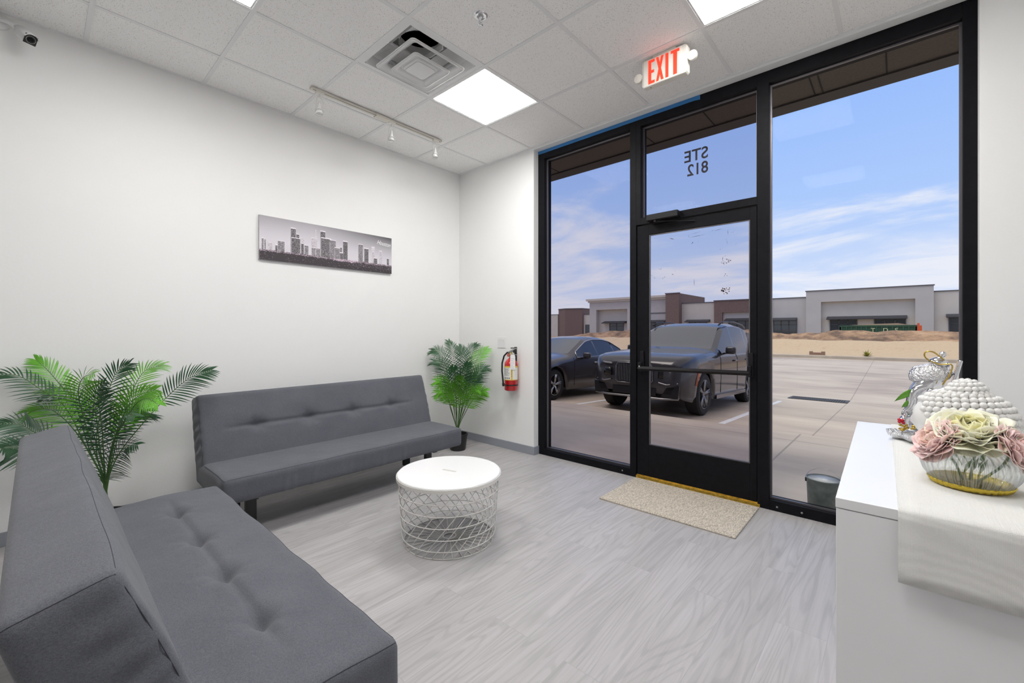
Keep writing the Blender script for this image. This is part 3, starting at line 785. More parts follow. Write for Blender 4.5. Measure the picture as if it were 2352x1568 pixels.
# ================================================================== STOREFRONT
# members: (x0, x1, z0, z1)
FB = 0.165                                    # outer face
GY = 0.105                                    # glass plane
def frame_rect(mb, x0, x1, z0, z1, w, wt=None, wb=None, y0=FY, y1=FB):
    wt = w if wt is None else wt; wb = w if wb is None else wb
    mb.box(x0, y0, z0, x0 + w, y1, z1); mb.box(x1 - w, y0, z0, x1, y1, z1)
    mb.box(x0 + w, y0, z1 - wt, x1 - w, y1, z1); mb.box(x0 + w, y0, z0, x1 - w, y1, z0 + wb)
    return mb
def bead(mb, x0, x1, z0, z1, y=GY - 0.014, w=0.011):
    mb.box(x0, y, z0, x0 + w, GY, z1).box(x1 - w, y, z0, x1, GY, z1).box(x0 + w, y, z1 - w, x1 - w, GY, z1).box(x0 + w, y, z0, x1 - w, GY, z0 + w)
def window(name, x0, x1, z0, z1, w0, w1, wt, wb, gm):
    m = MB().box(x0, FY, z0, x0 + w0, FB, z1).box(x1 - w1, FY, z0, x1, FB, z1)
    m.box(x0 + w0, FY, z1 - wt, x1 - w1, FB, z1).box(x0 + w0, FY, z0, x1 - w1, FB, z0 + wb)
    o = struct(name, m, M_black, bevel=0.0015)
    b = MB(); bead(b, x0 + w0, x1 - w1, z0 + wb, z1 - wt); b.build('glazing_bead', M_bead, o)
    MB().box(x0 + w0, GY, z0 + wb, x1 - w1, GY + 0.006, z1 - wt).build('glass_pane', gm, o)
    return o
w1_ = window('window_1', 1.107, 2.145, 0.0, 2.995, 0.075, 0.055, 0.085, 0.062, M_glasst)
w2_ = window('window_2', 2.145, 3.042, 2.095, 2.995, 0.040, 0.004, 0.085, 0.055, M_glasst)
w3_ = window('window_3', 3.042, 4.082, 0.0, 2.995, 0.070, 0.055, 0.085, 0.068, M_glass)
for o, xs_ in ((w1_, (2.02,)), (w3_, (3.16, 3.30))):
    for x in xs_: MB().lathe([(0.0, -0.003), (0.005, -0.002), (0.007, 0.0)], (x, FY, 0.030), 12, axis='y').build('screw', M_steel, o, smooth=True)
# suite number on the transom, applied outside so it reads backwards from indoors
M_vinyl = material('grey_vinyl_letters', (0.055, 0.055, 0.06), 0.6)
text_mesh('suite_lettering', 'STE', 0.125, M_vinyl, (2.699, GY + 0.0085, 2.535), (PI / 2, 0, PI), w2_, offset=0.0018, sx=0.93)
text_mesh('suite_lettering', '812', 0.125, M_vinyl, (2.699, GY + 0.0085, 2.425), (PI / 2, 0, PI), w2_, offset=0.0018, sx=0.85)
# blue tape along the head
tp = MB()
n = 40
vs = []
for k in range(n + 1):
    x = 1.108 + (2.66 - 1.108) * k / n
    e = 0.0015 * noise.noise(Vector((k * 0.7, 0, 0)))
    vs += [(x, FY - 0.0012, 2.964 + e - (0.006 if k == n else 0)), (x, FY - 0.0012, 2.9945)]
tp.add(vs, [(2 * k, 2 * k + 2, 2 * k + 3, 2 * k + 1) for k in range(n)])
o = tp.build('masking_tape', M_tape); sl = o.modifiers.new('t', 'SOLIDIFY'); sl.thickness = 0.0008; sl.offset = 1
tag(o, 'strip of blue masking tape along the top of the black window frame', 'tape')

# ---- door
DX0, DX1, DZ0, DZ1 = 2.150, 3.036, 0.028, 2.088
m = MB().box(DX0, FY + 0.012, DZ0, 2.248, FY + 0.057, DZ1).box(2.993, FY + 0.012, DZ0, DX1, FY + 0.057, DZ1)
m.box(2.248, FY + 0.012, 2.004, 2.993, FY + 0.057, DZ1).box(2.248, FY + 0.012, DZ0, 2.993, FY + 0.057, 0.285)
door = struct('door_1', m, M_black, bevel=0.0015)
DG = FY + 0.032
b = MB(); GYs = GY; GY = DG; bead(b, 2.248, 2.993, 0.285, 2.004, y=DG - 0.012, w=0.008); GY = GYs
b.build('glazing_bead', M_bead, door)
MB().box(2.248, DG, 0.285, 2.993, DG + 0.006, 2.004).build('glass_pane', M_glasst, door)
# push bar
pb = MB().tube([(2.185, FY - 0.045, 0.912), (3.005, FY - 0.045, 0.925)], 0.017, 4).build('push_bar', M_blackin, door)
for x, z in ((2.195, 0.912), (3.0, 0.925)):
    MB().prism([(x - 0.018, z - 0.03), (x + 0.018, z - 0.03), (x + 0.016, z + 0.14), (x - 0.014, z + 0.14)], FY - 0.004, FY + 0.012).prism([(x - 0.012, z - 0.018), (x + 0.012, z - 0.018), (x + 0.012, z + 0.05), (x - 0.012, z + 0.05)], FY - 0.05, FY).build('bar_arm', M_blackin, pb, bevel=0.003)
MB().lathe([(0, -0.052), (0.007, -0.052), (0.007, -0.045), (0, -0.045)], (2.197, FY, 0.93), 12, axis='y').build('bolt', M_chrome, pb)
# outside pull
MB().tube([(3.005, FY + 0.06, 1.16), (2.985, FY + 0.12, 1.16), (2.960, FY + 0.125, 1.13), (2.950, FY + 0.125, 1.04), (2.960, FY + 0.125, 0.95), (2.985, FY + 0.12, 0.92), (3.005, FY + 0.06, 0.92)], 0.012, 10).build('pull_handle', M_steel, door, smooth=True)
# closer
c = MB().box(2.262, FY - 0.065, 2.098, 2.515, FY - 0.001, 2.148).build('closer', M_blackin, door, bevel=0.006)
MB().tube([(2.33, FY - 0.045, 2.096), (2.36, FY - 0.05, 2.085), (2.62, FY + 0.005, 2.055)], 0.005, 8).lathe([(0.014, 0), (0.014, -0.016), (0, -0.016)], (2.33, FY - 0.045, 2.098), 14).build('arm', M_blackin, c)
# dark residue left on the door glass
rs = MB(); rr = random.Random(5)
M_res = material('dried_residue', (0.10, 0.07, 0.08), 0.8)
def blob(x, z, w, h, n=7):
    pts = []
    for k in range(n):
        a = 2 * PI * k / n; q = rr.uniform(0.45, 1.0); pts.append((x + w * q * math.cos(a), DG - 0.0008, z + h * q * math.sin(a)))
    rs.add(pts, [list(range(n - 1, -1, -1))])
def streak(x0, z0, x1, z1, w=0.0015):
    d = Vector((x1 - x0, z1 - z0)); nn = Vector((-d.y, d.x)).normalized() * w
    rs.add([(x0, DG - 0.0008, z0), ((x0 + x1) / 2 + nn.x, DG - 0.0008, (z0 + z1) / 2 + nn.y), (x1, DG - 0.0008, z1), ((x0 + x1) / 2 - nn.x, DG - 0.0008, (z0 + z1) / 2 - nn.y)], [(0, 1, 2, 3)])
for (x, z, s, k) in [(2.738, 1.963, 5, 1), (2.827, 1.892, 5, 1), (2.837, 1.880, 4, 1), (2.876, 1.938, 5, 1), (2.641, 1.893, 5, 2), (2.586, 1.897, 8, 3), (2.337, 1.712, 7, 2), (2.365, 1.643, 9, 3), (2.439, 1.671, 8, 3), (2.268, 1.671, 6, 2), (2.290, 1.655, 6, 2), (2.823, 1.771, 6, 2), (2.812, 1.722, 11, 6), (2.850, 1.728, 12, 6), (2.829, 1.627, 9, 4), (2.818, 1.511, 17, 14), (2.845, 1.520, 12, 4), (2.896, 1.842, 5, 2), (2.79, 1.82, 4, 2), (2.46, 1.69, 4, 2)]:
    for q in range(k + 1):
        f_ = s * 0.001
        blob(x + rr.uniform(-f_, f_) * 1.3, z + rr.uniform(-f_, f_) * 1.3, rr.uniform(0.2, 0.6) * f_, rr.uniform(0.2, 0.55) * f_)
streak(2.563, 1.938, 2.69, 1.945); streak(2.575, 1.962, 2.66, 1.972, 0.0008); streak(2.563, 1.938, 2.566, 1.962, 0.001)
streak(2.745, 1.962, 2.81, 1.969); streak(2.843, 1.955, 2.846, 1.917); streak(2.604, 1.622, 2.606, 1.558, 0.0016)
streak(2.41, 1.957, 2.455, 1.940, 0.003); streak(2.812, 1.765, 2.806, 1.735, 0.002); streak(2.835, 1.745, 2.862, 1.72, 0.0022); streak(2.838, 1.88, 2.84, 1.85, 0.001)
rs.build('residue_marks', M_res, door)
struct('trim_1', MB().box(2.145, FY - 0.004, 0.0, 3.058, FB + 0.02, 0.022).box(2.145, FY + 0.012, 0.022, 3.058, FY + 0.05, 0.027), M_brass, bevel=0.002)

# ================================================================== door mat
t = MB().rbox((0.905, 0.585, 0.010), 0.004, (10, 8, 2), lambda p: p + Vector((2.607, -0.262 - 0.005, 0.0055)))
t.v = [((x - 2.607) * 1 + 2.607, y, z) for x, y, z in t.v]
o = t.build('door_mat', M_mat); tag(o, 'beige looped door mat on the floor in front of the glass door', 'door mat')

# ================================================================== COFFEE TABLE
CX, CY = 1.79, -1.655
t = thing('coffee_table', 'round white coffee table with a twisted wire basket base', 'coffee table', (CX, CY, 0))
M_wire = material('white_wire', (0.74, 0.72, 0.68), 0.4)
MB().lathe([(0, 0.372), (0.296, 0.372), (0.302, 0.376), (0.302, 0.388), (0.298, 0.392), (0, 0.392)], (CX, CY, 0), 96).build('tabletop', M_whitelac, t, smooth=True, auto=30)
rm = MB().lathe([(0.3025, 0.366), (0.306, 0.366), (0.306, 0.384), (0.3025, 0.384)], (CX, CY, 0), 96, cap=False).build('rim', M_wire, t, smooth=True, auto=30)
sl_ = MB().box(-0.045, -0.008, 0.3915, 0.045, 0.008, 0.3928)
sl_.xform(lambda p: Matrix.Rotation(math.radians(15), 3, 'Z') @ p + Vector((CX, CY, 0))).build('handle_slot', material('slot_shadow_grey', (0.55, 0.54, 0.50), 0.6), t)
def rad(z): return 0.262 + (0.294 - 0.262) * min(1, z / 0.37) ** 0.8
bk = MB(); NW = 30
def circ(r, z, n=72): return [(CX + r * math.cos(2 * PI * k / n), CY + r * math.sin(2 * PI * k / n), z) for k in range(n)]
for z in (0.045, 0.108, 0.172, 0.236, 0.300): bk.tube(circ(rad(z) + 0.003, z), 0.0026, 6, closed=True)
bk.tube(circ(0.262, 0.0035), 0.003, 6, closed=True); bk.tube(circ(0.294, 0.366), 0.003, 6, closed=True)
for k in range(NW):
    a0 = 2 * PI * k / NW; pts = []
    for q in range(13):
        z = 0.004 + 0.362 * q / 12; a = a0 + math.radians(62) * (q / 12); r = rad(z)
        pts.append((CX + r * math.cos(a), CY + r * math.sin(a), z))
    bk.tube(pts, 0.0023, 6)
bk.build('basket_side', M_wire, t, smooth=True)
bb_ = MB().tube(circ(0.038, 0.006, 36), 0.0045, 6, closed=True)
for k in range(NW):
    a = 2 * PI * k / NW
    bb_.tube([(CX + 0.04 * math.cos(a), CY + 0.04 * math.sin(a), 0.006), (CX + 0.262 * math.cos(a), CY + 0.262 * math.sin(a), 0.004)], 0.0022, 6)
bb_.build('basket_bottom', M_wire, t, smooth=True)

# ================================================================== SOFAS (local: x along, y = depth from the seat front, z up)
def sofa(loc, rz, label, L, seat_buttons=(), back_buttons=(), pleats=()):
    t = thing('futon_sofa', label, 'sofa', loc, rz, 'matching grey sofas', local=True)
    h = L / 2
    def dimple(x, buttons, line, amp, w=0.05, lw=0.014, endfade=0.25):
        """depth at (x, s) where s = distance from the stitched line"""
        d = 0
        for bx in buttons:
            rr_ = math.hypot((x - bx) / w, line / (w * 0.75))
            d += amp * math.exp(-rr_ * rr_)
            # small creases radiating from each button
            d += amp * 0.10 * math.exp(-((x - bx) / 0.12) ** 2) * math.exp(-(line / 0.07) ** 2) * (0.5 + 0.5 * math.sin(7 * math.atan2(line, x - bx)))
        if buttons:
            x0, x1 = min(buttons) - 0.22, max(buttons) + 0.22
            if x0 < x < x1: d += 0.012 * math.exp(-(line / lw) ** 2) * min(1, (x - x0) / 0.15, (x1 - x) / 0.15)
        return d
    # seat
    def fseat(p):
        x, y, z = p
        Y = y + 0.30; Z = z + 0.3075
        top = max(0, min(1, (z + 0.05) / 0.06))
        if seat_buttons:
            Z -= dimple(x, seat_buttons, Y - 0.235, 0.034, 0.045, 0.013) * top
            Z += 0.006 * math.cos((Y - 0.235) * 14) * top
        else: Z += 0.004 * math.cos((Y - 0.25) * 8) * top
        Y += 0.004 * noise.noise(Vector((x * 9, Z * 5, 1.3))) * (1 if y < -0.2 else 0)
        Y += 0.007 * noise.noise(Vector((x * 4, 0.3, 9.3))) * (1 if y < -0.2 else 0)
        for px in pleats:       # gathers on the front band
            if y < -0.26: Y -= 0.006 * math.exp(-((x - px - 0.1 * z) / 0.012) ** 2) * max(0, min(1, (0.06 - z) / 0.08))
        X = x + 0.003 * noise.noise(Vector((Y * 8, Z * 6, 4.3))) * (1 if abs(x) > h - 0.03 else 0)
        return Vector((X, Y, Z))
    seat = MB().rbox((L, 0.60, 0.155), 0.030, (150, 56, 10), fseat).build('seat', M_sofa, t, smooth=True)
    # backrest: bilinear profile  (u across thickness 0 front..1 back, v height 0..1)
    F0, F1, B0, B1 = Vector((0.415, 0.33)), Vector((0.573, 0.805)), Vector((0.585, 0.27)), Vector((0.722, 0.765))
    def fback(p):
        u = (p.y + 0.075) / 0.15; v = (p.z + 0.26) / 0.52
        a = F0.lerp(F1, v); b = B0.lerp(B1, v); q = a.lerp(b, u)
        fr = max(0, min(1, 1 - u * 6))
        nrm = Vector((-0.95, 0.3))
        if back_buttons:
            sline = (v - 0.52) * 0.5
            q -= nrm * dimple(p.x, back_buttons, sline, 0.030, 0.055, 0.014) * fr
        q += nrm * 0.010 * math.cos((v - 0.5) * 2.4) * fr
        q += nrm * 0.006 * noise.noise(Vector((p.x * 5, v * 4, 8.1))) * fr
        X = p.x
        if abs(p.x) > h - 0.03:
            s_ = 1 if p.x > 0 else -1
            # gathered end panel: creases running from front to back
            X += s_ * 0.0060 * (0.75 + 0.5 * noise.noise(Vector((v * 9, 2.2, s_ * 3)))) * math.sin(v * 46 + u * 5 + 1.5 * noise.noise(Vector((u * 3, v * 5, s_)))) * math.sin(PI * max(0, min(1, u)) ** 0.5) * (1 if v < 0.93 else 0) * max(0, 1 - abs(v - 0.5) * 1.3)
            X += s_ * 0.006 * math.sin(PI * u) * math.sin(PI * v)
        return Vector((X, q.x, q.y))
    back = MB().rbox((L, 0.15, 0.52), 0.024, (150, 12, 60), fback).build('backrest', M_sofa, t, smooth=True)
    # piping along the edges
    def bp(x, u, v): return fback(round_pt((x, u * 0.15 - 0.075, v * 0.52 - 0.26), (L, 0.15, 0.52), 0.024))
    def sp_(x, y, z): return fseat(round_pt((x, y, z), (L, 0.60, 0.155), 0.030))
    sm = MB()
    n = 60
    sm.tube([bp(-h + L * k / n, 0.0, 1.0) for k in range(n + 1)], 0.0007, 5)
    for s_ in (-1, 1):
        sm.tube([bp(s_ * h, 0.0, v / 12) for v in range(1, 13)] + [bp(s_ * h, u / 8, 1.0) for u in range(1, 9)], 0.0010, 5)
    sm.build('seam', M_seam, back)
    ss = MB().tube([sp_(-h + (L) * k / n, -0.2999, 0.0774) for k in range(n + 1)], 0.0011, 5)
    for s_ in (-1, 1): ss.tube([sp_(s_ * h, -0.2999 + 0.40 * k / 20, 0.0774) for k in range(21)], 0.0014, 5)
    ss.build('seam', M_seam, seat)
    # steel frame and legs
    M_leg = M_blackpl
    f_ = MB().box(-h + 0.12, 0.16, 0.19, h - 0.12, 0.20, 0.225).box(-h + 0.12, 0.48, 0.19, h - 0.12, 0.52, 0.225)
    for s_ in (-1, 1): f_.box(s_ * (h - 0.20) - 0.02, 0.12, 0.19, s_ * (h - 0.20) + 0.02, 0.58, 0.232)
    f_.build('frame', M_leg, t)
    for s_ in (-1, 1):
        MB().box(s_ * (h - 0.205) - 0.03, 0.20, 0.0, s_ * (h - 0.205) + 0.03, 0.235, 0.195).build('leg', M_leg, t, bevel=0.003)
        MB().box(s_ * (h - 0.205) - 0.03, 0.52, 0.0, s_ * (h - 0.205) + 0.03, 0.555, 0.195).build('leg', M_leg, t, bevel=0.003)
    return t
sofa((0.975, -1.715, 0), PI / 2, 'grey fabric sofa along the left wall under the skyline picture', 1.77,
     back_buttons=(-0.555, -0.197, 0.156, 0.506), pleats=(-0.55, -0.50, -0.38, -0.13, -0.02, 0.12, 0.30))
sofa((1.872, -2.625, 0), PI, 'grey tufted fabric sofa in the foreground, seen over its near end', 1.77,
     seat_buttons=(1.872 - 1.302, 1.872 - 1.683, 1.872 - 2.039, 1.872 - 2.388))

# ================================================================== PALMS
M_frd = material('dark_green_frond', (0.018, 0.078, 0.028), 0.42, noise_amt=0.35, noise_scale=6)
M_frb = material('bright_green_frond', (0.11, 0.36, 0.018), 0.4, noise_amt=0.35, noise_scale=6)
M_stem = material('palm_stem', (0.05, 0.13, 0.02), 0.5)
PALM_A=[
('d', 0.3, [(0.357, -3.027, 0.337), (0.311, -3.096, 0.544), (0.247, -3.18, 0.785), (0.175, -3.271, 0.886), (0.105, -3.361, 0.969), (0.07, -3.455, 0.979)]) ,
('b', 0.45, [(0.354, -3.03, 0.337), (0.278, -3.085, 0.536), (0.198, -3.143, 0.812), (0.127, -3.194, 0.899), (0.07, -3.245, 0.988), (0.07, -3.289, 1.047)]) ,
('b', 0.45, [(0.357, -3.027, 0.337), (0.366, -3.073, 0.55), (0.377, -3.117, 0.755), (0.415, -3.136, 0.883), (0.49, -3.123, 0.964), (0.589, -3.088, 0.991)]) ,
('d', 0.35, [(0.363, -3.022, 0.337), (0.296, -3.055, 0.508), (0.28, -3.043, 0.706), (0.294, -3.003, 0.87), (0.301, -2.97, 0.971), (0.327, -2.92, 1.019)]) ,
('b', 0.4, [(0.372, -3.014, 0.337), (0.317, -2.983, 0.496), (0.281, -2.935, 0.717), (0.25, -2.881, 0.88), (0.222, -2.826, 0.969), (0.222, -2.745, 0.998)]) ,
('d', 0.62, [(0.369, -3.017, 0.337), (0.355, -2.962, 0.499), (0.395, -2.859, 0.668), (0.439, -2.752, 0.817), (0.477, -2.651, 0.924), (0.516, -2.548, 0.968)]) ,
('b', 0.45, [(0.369, -3.017, 0.337), (0.459, -3.003, 0.577), (0.585, -2.957, 0.735), (0.695, -2.925, 0.828), (0.804, -2.895, 0.859), (0.906, -2.87, 0.838)]) ,
('b', 0.4, [(0.357, -3.027, 0.337), (0.283, -3.094, 0.539), (0.208, -3.161, 0.677), (0.142, -3.22, 0.752), (0.086, -3.271, 0.77), (0.07, -3.313, 0.756)]) ,
('d', 0.4, [(0.357, -3.027, 0.337), (0.32, -3.114, 0.475), (0.25, -3.231, 0.609), (0.237, -3.296, 0.662), (0.236, -3.351, 0.712), (0.211, -3.427, 0.725)]) ,
('d', 0.4, [(0.354, -3.03, 0.337), (0.312, -3.148, 0.457), (0.291, -3.248, 0.548), (0.292, -3.327, 0.588), (0.329, -3.375, 0.609), (0.385, -3.406, 0.621)]) ,
('d', 0.3, [(0.363, -3.022, 0.325), (0.402, -3.027, 0.373), (0.458, -3.017, 0.445), (0.535, -2.988, 0.527), (0.611, -2.96, 0.583), (0.694, -2.927, 0.599)]) ,
('d', 0.4, [(0.37, -3.015, 0.337), (0.345, -2.998, 0.53), (0.352, -2.952, 0.651), (0.35, -2.913, 0.709), (0.345, -2.876, 0.73), (0.34, -2.841, 0.724)]) ,
('d', 0.35, [(0.363, -3.022, 0.337), (0.352, -3.045, 0.541), (0.351, -3.059, 0.719), (0.352, -3.072, 0.795), (0.379, -3.061, 0.871), (0.426, -3.033, 0.922)]) ,
('d', 0.4, [(0.363, -3.022, 0.337), (0.28, -3.043, 0.502), (0.18, -3.079, 0.672), (0.07, -3.129, 0.783), (0.07, -3.192, 0.843), (0.07, -3.245, 0.848)]) ,
('d', 0.3, [(0.363, -3.022, 0.337), (0.436, -3.037, 0.531), (0.513, -3.048, 0.667), (0.587, -3.062, 0.775), (0.667, -3.072, 0.843), (0.756, -3.072, 0.908)]) ,
('b', 0.4, [(0.369, -3.017, 0.337), (0.385, -2.989, 0.561), (0.409, -2.954, 0.711), (0.43, -2.922, 0.798), (0.464, -2.877, 0.847), (0.508, -2.824, 0.871)]) ,
('d', 0.3, [(0.367, -3.019, 0.337), (0.458, -3.017, 0.481), (0.561, -3.005, 0.619), (0.665, -2.992, 0.728), (0.772, -2.977, 0.786), (0.885, -2.957, 0.787)]) ,
]
PALM_B=[
('d', 0.4, [(0.438, -0.441, 0.261), (0.387, -0.433, 0.488), (0.322, -0.438, 0.711), (0.25, -0.449, 0.919), (0.177, -0.461, 1.0), (0.096, -0.48, 1.012)]) ,
('d', 0.4, [(0.445, -0.435, 0.261), (0.4, -0.408, 0.486), (0.355, -0.382, 0.754), (0.302, -0.361, 0.935), (0.25, -0.341, 1.036), (0.187, -0.331, 1.105)]) ,
('d', 0.4, [(0.451, -0.429, 0.261), (0.456, -0.398, 0.491), (0.455, -0.372, 0.761), (0.443, -0.356, 0.923), (0.421, -0.349, 0.995), (0.385, -0.354, 1.049)]) ,
('d', 0.4, [(0.455, -0.426, 0.261), (0.447, -0.366, 0.486), (0.437, -0.308, 0.736), (0.42, -0.255, 0.917), (0.411, -0.196, 1.026), (0.406, -0.134, 1.072)]) ,
('b', 0.45, [(0.455, -0.426, 0.261), (0.476, -0.367, 0.49), (0.501, -0.304, 0.74), (0.52, -0.247, 0.902), (0.539, -0.189, 0.983), (0.562, -0.128, 1.028)]) ,
('d', 0.4, [(0.438, -0.441, 0.261), (0.418, -0.459, 0.45), (0.378, -0.495, 0.675), (0.344, -0.525, 0.819), (0.311, -0.555, 0.891), (0.271, -0.591, 0.909)]) ,
('d', 0.4, [(0.458, -0.423, 0.261), (0.505, -0.381, 0.45), (0.552, -0.339, 0.63), (0.592, -0.303, 0.747), (0.625, -0.273, 0.819), (0.666, -0.237, 0.841)]) ,
('b', 0.4, [(0.435, -0.444, 0.261), (0.413, -0.49, 0.426), (0.409, -0.521, 0.546), (0.398, -0.558, 0.656), (0.387, -0.594, 0.711), (0.374, -0.633, 0.722)]) ,
('b', 0.5, [(0.435, -0.444, 0.261), (0.428, -0.491, 0.419), (0.431, -0.528, 0.505), (0.428, -0.571, 0.58), (0.426, -0.613, 0.62), (0.42, -0.659, 0.615)]) ,
('b', 0.4, [(0.461, -0.42, 0.261), (0.527, -0.388, 0.408), (0.581, -0.366, 0.501), (0.636, -0.344, 0.576), (0.683, -0.328, 0.614), (0.727, -0.316, 0.621)]) ,
('b', 0.35, [(0.451, -0.429, 0.261), (0.488, -0.449, 0.43), (0.516, -0.479, 0.552), (0.549, -0.502, 0.664), (0.586, -0.523, 0.729), (0.623, -0.544, 0.777)]) ,
('b', 0.4, [(0.455, -0.426, 0.261), (0.521, -0.407, 0.41), (0.57, -0.403, 0.505), (0.618, -0.4, 0.58), (0.667, -0.397, 0.629), (0.714, -0.394, 0.641)]) ,
('d', 0.35, [(0.451, -0.429, 0.261), (0.472, -0.424, 0.452), (0.487, -0.424, 0.624), (0.507, -0.419, 0.732), (0.535, -0.408, 0.822), (0.562, -0.397, 0.886)]) ,
('d', 0.35, [(0.445, -0.435, 0.261), (0.439, -0.454, 0.452), (0.427, -0.478, 0.588), (0.428, -0.491, 0.696), (0.442, -0.491, 0.787), (0.456, -0.492, 0.85)]) ,
('b', 0.4, [(0.445, -0.435, 0.261), (0.475, -0.461, 0.412), (0.499, -0.494, 0.526), (0.523, -0.526, 0.602), (0.557, -0.549, 0.66), (0.591, -0.572, 0.7)]) ,
('d', 0.4, [(0.455, -0.426, 0.261), (0.47, -0.386, 0.446), (0.482, -0.348, 0.579), (0.494, -0.31, 0.667), (0.506, -0.272, 0.72), (0.519, -0.234, 0.754)]) ,
]

def catmull(P, n=28):
    P = [Vector(p) for p in P]; Q = [P[0] * 2 - P[1]] + P + [P[-1] * 2 - P[-2]]; out = []
    segs = len(P) - 1
    for i in range(n + 1):
        t = i / n * segs; k = min(int(t), segs - 1); f = t - k
        a, b, c, d = Q[k:k + 4]
        out.append(0.5 * ((2 * b) + (c - a) * f + (2 * a - 5 * b + 4 * c - d) * f * f + (3 * b - a - 3 * c + d) * f ** 3))
    return out
def palm(name, label, loc, fronds, scale, rnd, wall=None):
    t = thing('potted_palm', label, 'plant', loc)
    MB().lathe([(0, 0), (0.075, 0), (0.080, 0.01), (0.098, 0.15), (0.104, 0.152), (0.104, 0.165), (0.094, 0.165), (0.090, 0.13), (0, 0.13)], loc, 36).build('pot', M_blackpl, t, smooth=True, auto=35)
    eye = Vector((3.77, -3.30, 1.2))
    for (kind, ls, pts) in fronds:
        root = Vector(loc) + Vector((rnd.uniform(-0.02, 0.02), rnd.uniform(-0.02, 0.02), 0.13))
        C = catmull([root] + pts, 48)
        seg = len(pts)
        m = MB(); m.tube(C, [0.0042 * (1 - 0.75 * i / 48) for i in range(49)], 5, mi=1)
        n = int(21 + 10 * (1 - ls)); tot = len(C) - 1
        tilt = rnd.uniform(-0.25, 0.25)
        for i in range(n):
            f = ls + (1 - ls) * i / (n - 1)
            k = min(int(f * tot), tot - 1); fr = f * tot - k
            p = C[k].lerp(C[k + 1], fr); T = (C[k + 1] - C[k]).normalized()
            g = (f - ls) / (1 - ls)
            face = (eye - p).normalized(); face = (face + Vector((0, 0, 0.5)) + T.cross(face) * tilt).normalized()
            Sd = T.cross(face).normalized(); up = Sd.cross(T).normalized()
            if g < 0.12: ln = 0.6 + 3.0 * g
            else: ln = 0.96 + 0.16 * math.sin(PI * g) - 0.52 * max(0, g - 0.45) / 0.55
            ln *= scale * rnd.uniform(0.9, 1.08)
            ang = math.radians(60 - 34 * g + rnd.uniform(-3, 3))
            for s_ in (-1, 1):
                D = (Sd * s_ * math.sin(ang) + T * math.cos(ang) + up * 0.12).normalized()
                W = D.cross(up).normalized() * 0.5; wid = scale * 0.062
                vs = []
                for q in range(6):
                    a = q / 5; pr = [0.35, 0.85, 1.0, 0.9, 0.6, 0.05][q]
                    c = p + D * ln * a + T * ln * 0.12 * a * a + Vector((0, 0, -1)) * ln * 0.30 * a * a
                    vs += [c - W * wid * pr, c + W * wid * pr]
                if min(v.x for v in vs) < 0.012:
                    sh = 0.012 - min(v.x for v in vs)
                    vs = [Vector((max(v.x, 0.012), v.y, v.z)) for v in vs]
                vs = [Vector((v.x, min(v.y, -0.035), v.z)) for v in vs]
                m.add(vs, [(2 * q, 2 * q + 1, 2 * q + 3, 2 * q + 2) for q in range(5)], 0)
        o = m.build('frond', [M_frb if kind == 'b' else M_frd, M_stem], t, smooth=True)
palm('palm', 'artificial palm with dark and bright green fronds behind the foreground sofa at left', (0.35, -3.03, 0), PALM_A, 0.125, random.Random(1))
palm('palm', 'artificial palm in a black pot in the far corner, beside the fire extinguisher', (0.40, -0.385, 0), PALM_B, 0.135, random.Random(2))

# ================================================================== RECEPTION DESK and what stands on it
DKZ = 0.84
def dk(x, y, z):     # desk-local to world
    a = math.radians(1.05)
    return Vector((3.66 + x * math.cos(a) - y * math.sin(a), -2.08 + x * math.sin(a) + y * math.cos(a), z))
t = thing('reception_desk', 'white reception desk with a runner on top, at the right edge', 'desk', (3.66, -2.08, 0), math.radians(1.05), local=True)
MB().box(0, 0, DKZ - 0.0225, 1.50, 1.09, DKZ).build('desk_top', M_whitelac, t, bevel=0.0012)
MB().box(0.001, 0.001, 0.0, 1.499, 1.089, DKZ - 0.024).build('body', M_whitelac, t, bevel=0.001)
# runner: profile over the top and down both ends, pulled slightly away at the hem
pr = [(-0.014, 0.694), (-0.012, 0.72), (-0.007, 0.78), (-0.006, 0.82), (-0.003, 0.838), (0.004, 0.8432)]
pr += [(0.004 + 1.08 * k / 30, 0.8432) for k in range(1, 31)]
pr += [(1.095, 0.838), (1.098, 0.80), (1.100, 0.70)]
m = MB(); nx = 24; x0, x1 = 0.106, 0.92
vs = [dk(x0 + (x1 - x0) * i / nx, p[0] + (0.004 * math.sin(i * 0.5) * max(0, (0.80 - p[1]) / 0.1) * (-1 if p[0] < 0.5 else 1)), p[1]) for p in pr for i in range(nx + 1)]
m.add(vs, [(j * (nx + 1) + i, j * (nx + 1) + i + 1, (j + 1) * (nx + 1) + i + 1, (j + 1) * (nx + 1) + i) for j in range(len(pr) - 1) for i in range(nx)])
o = m.build('table_runner', M_runner, smooth=True); sl = o.modifiers.new('t', 'SOLIDIFY'); sl.thickness = 0.0022; sl.offset = 0
tag(o, 'white woven table runner draped over the reception desk', 'table runner')
TZ = 0.8450

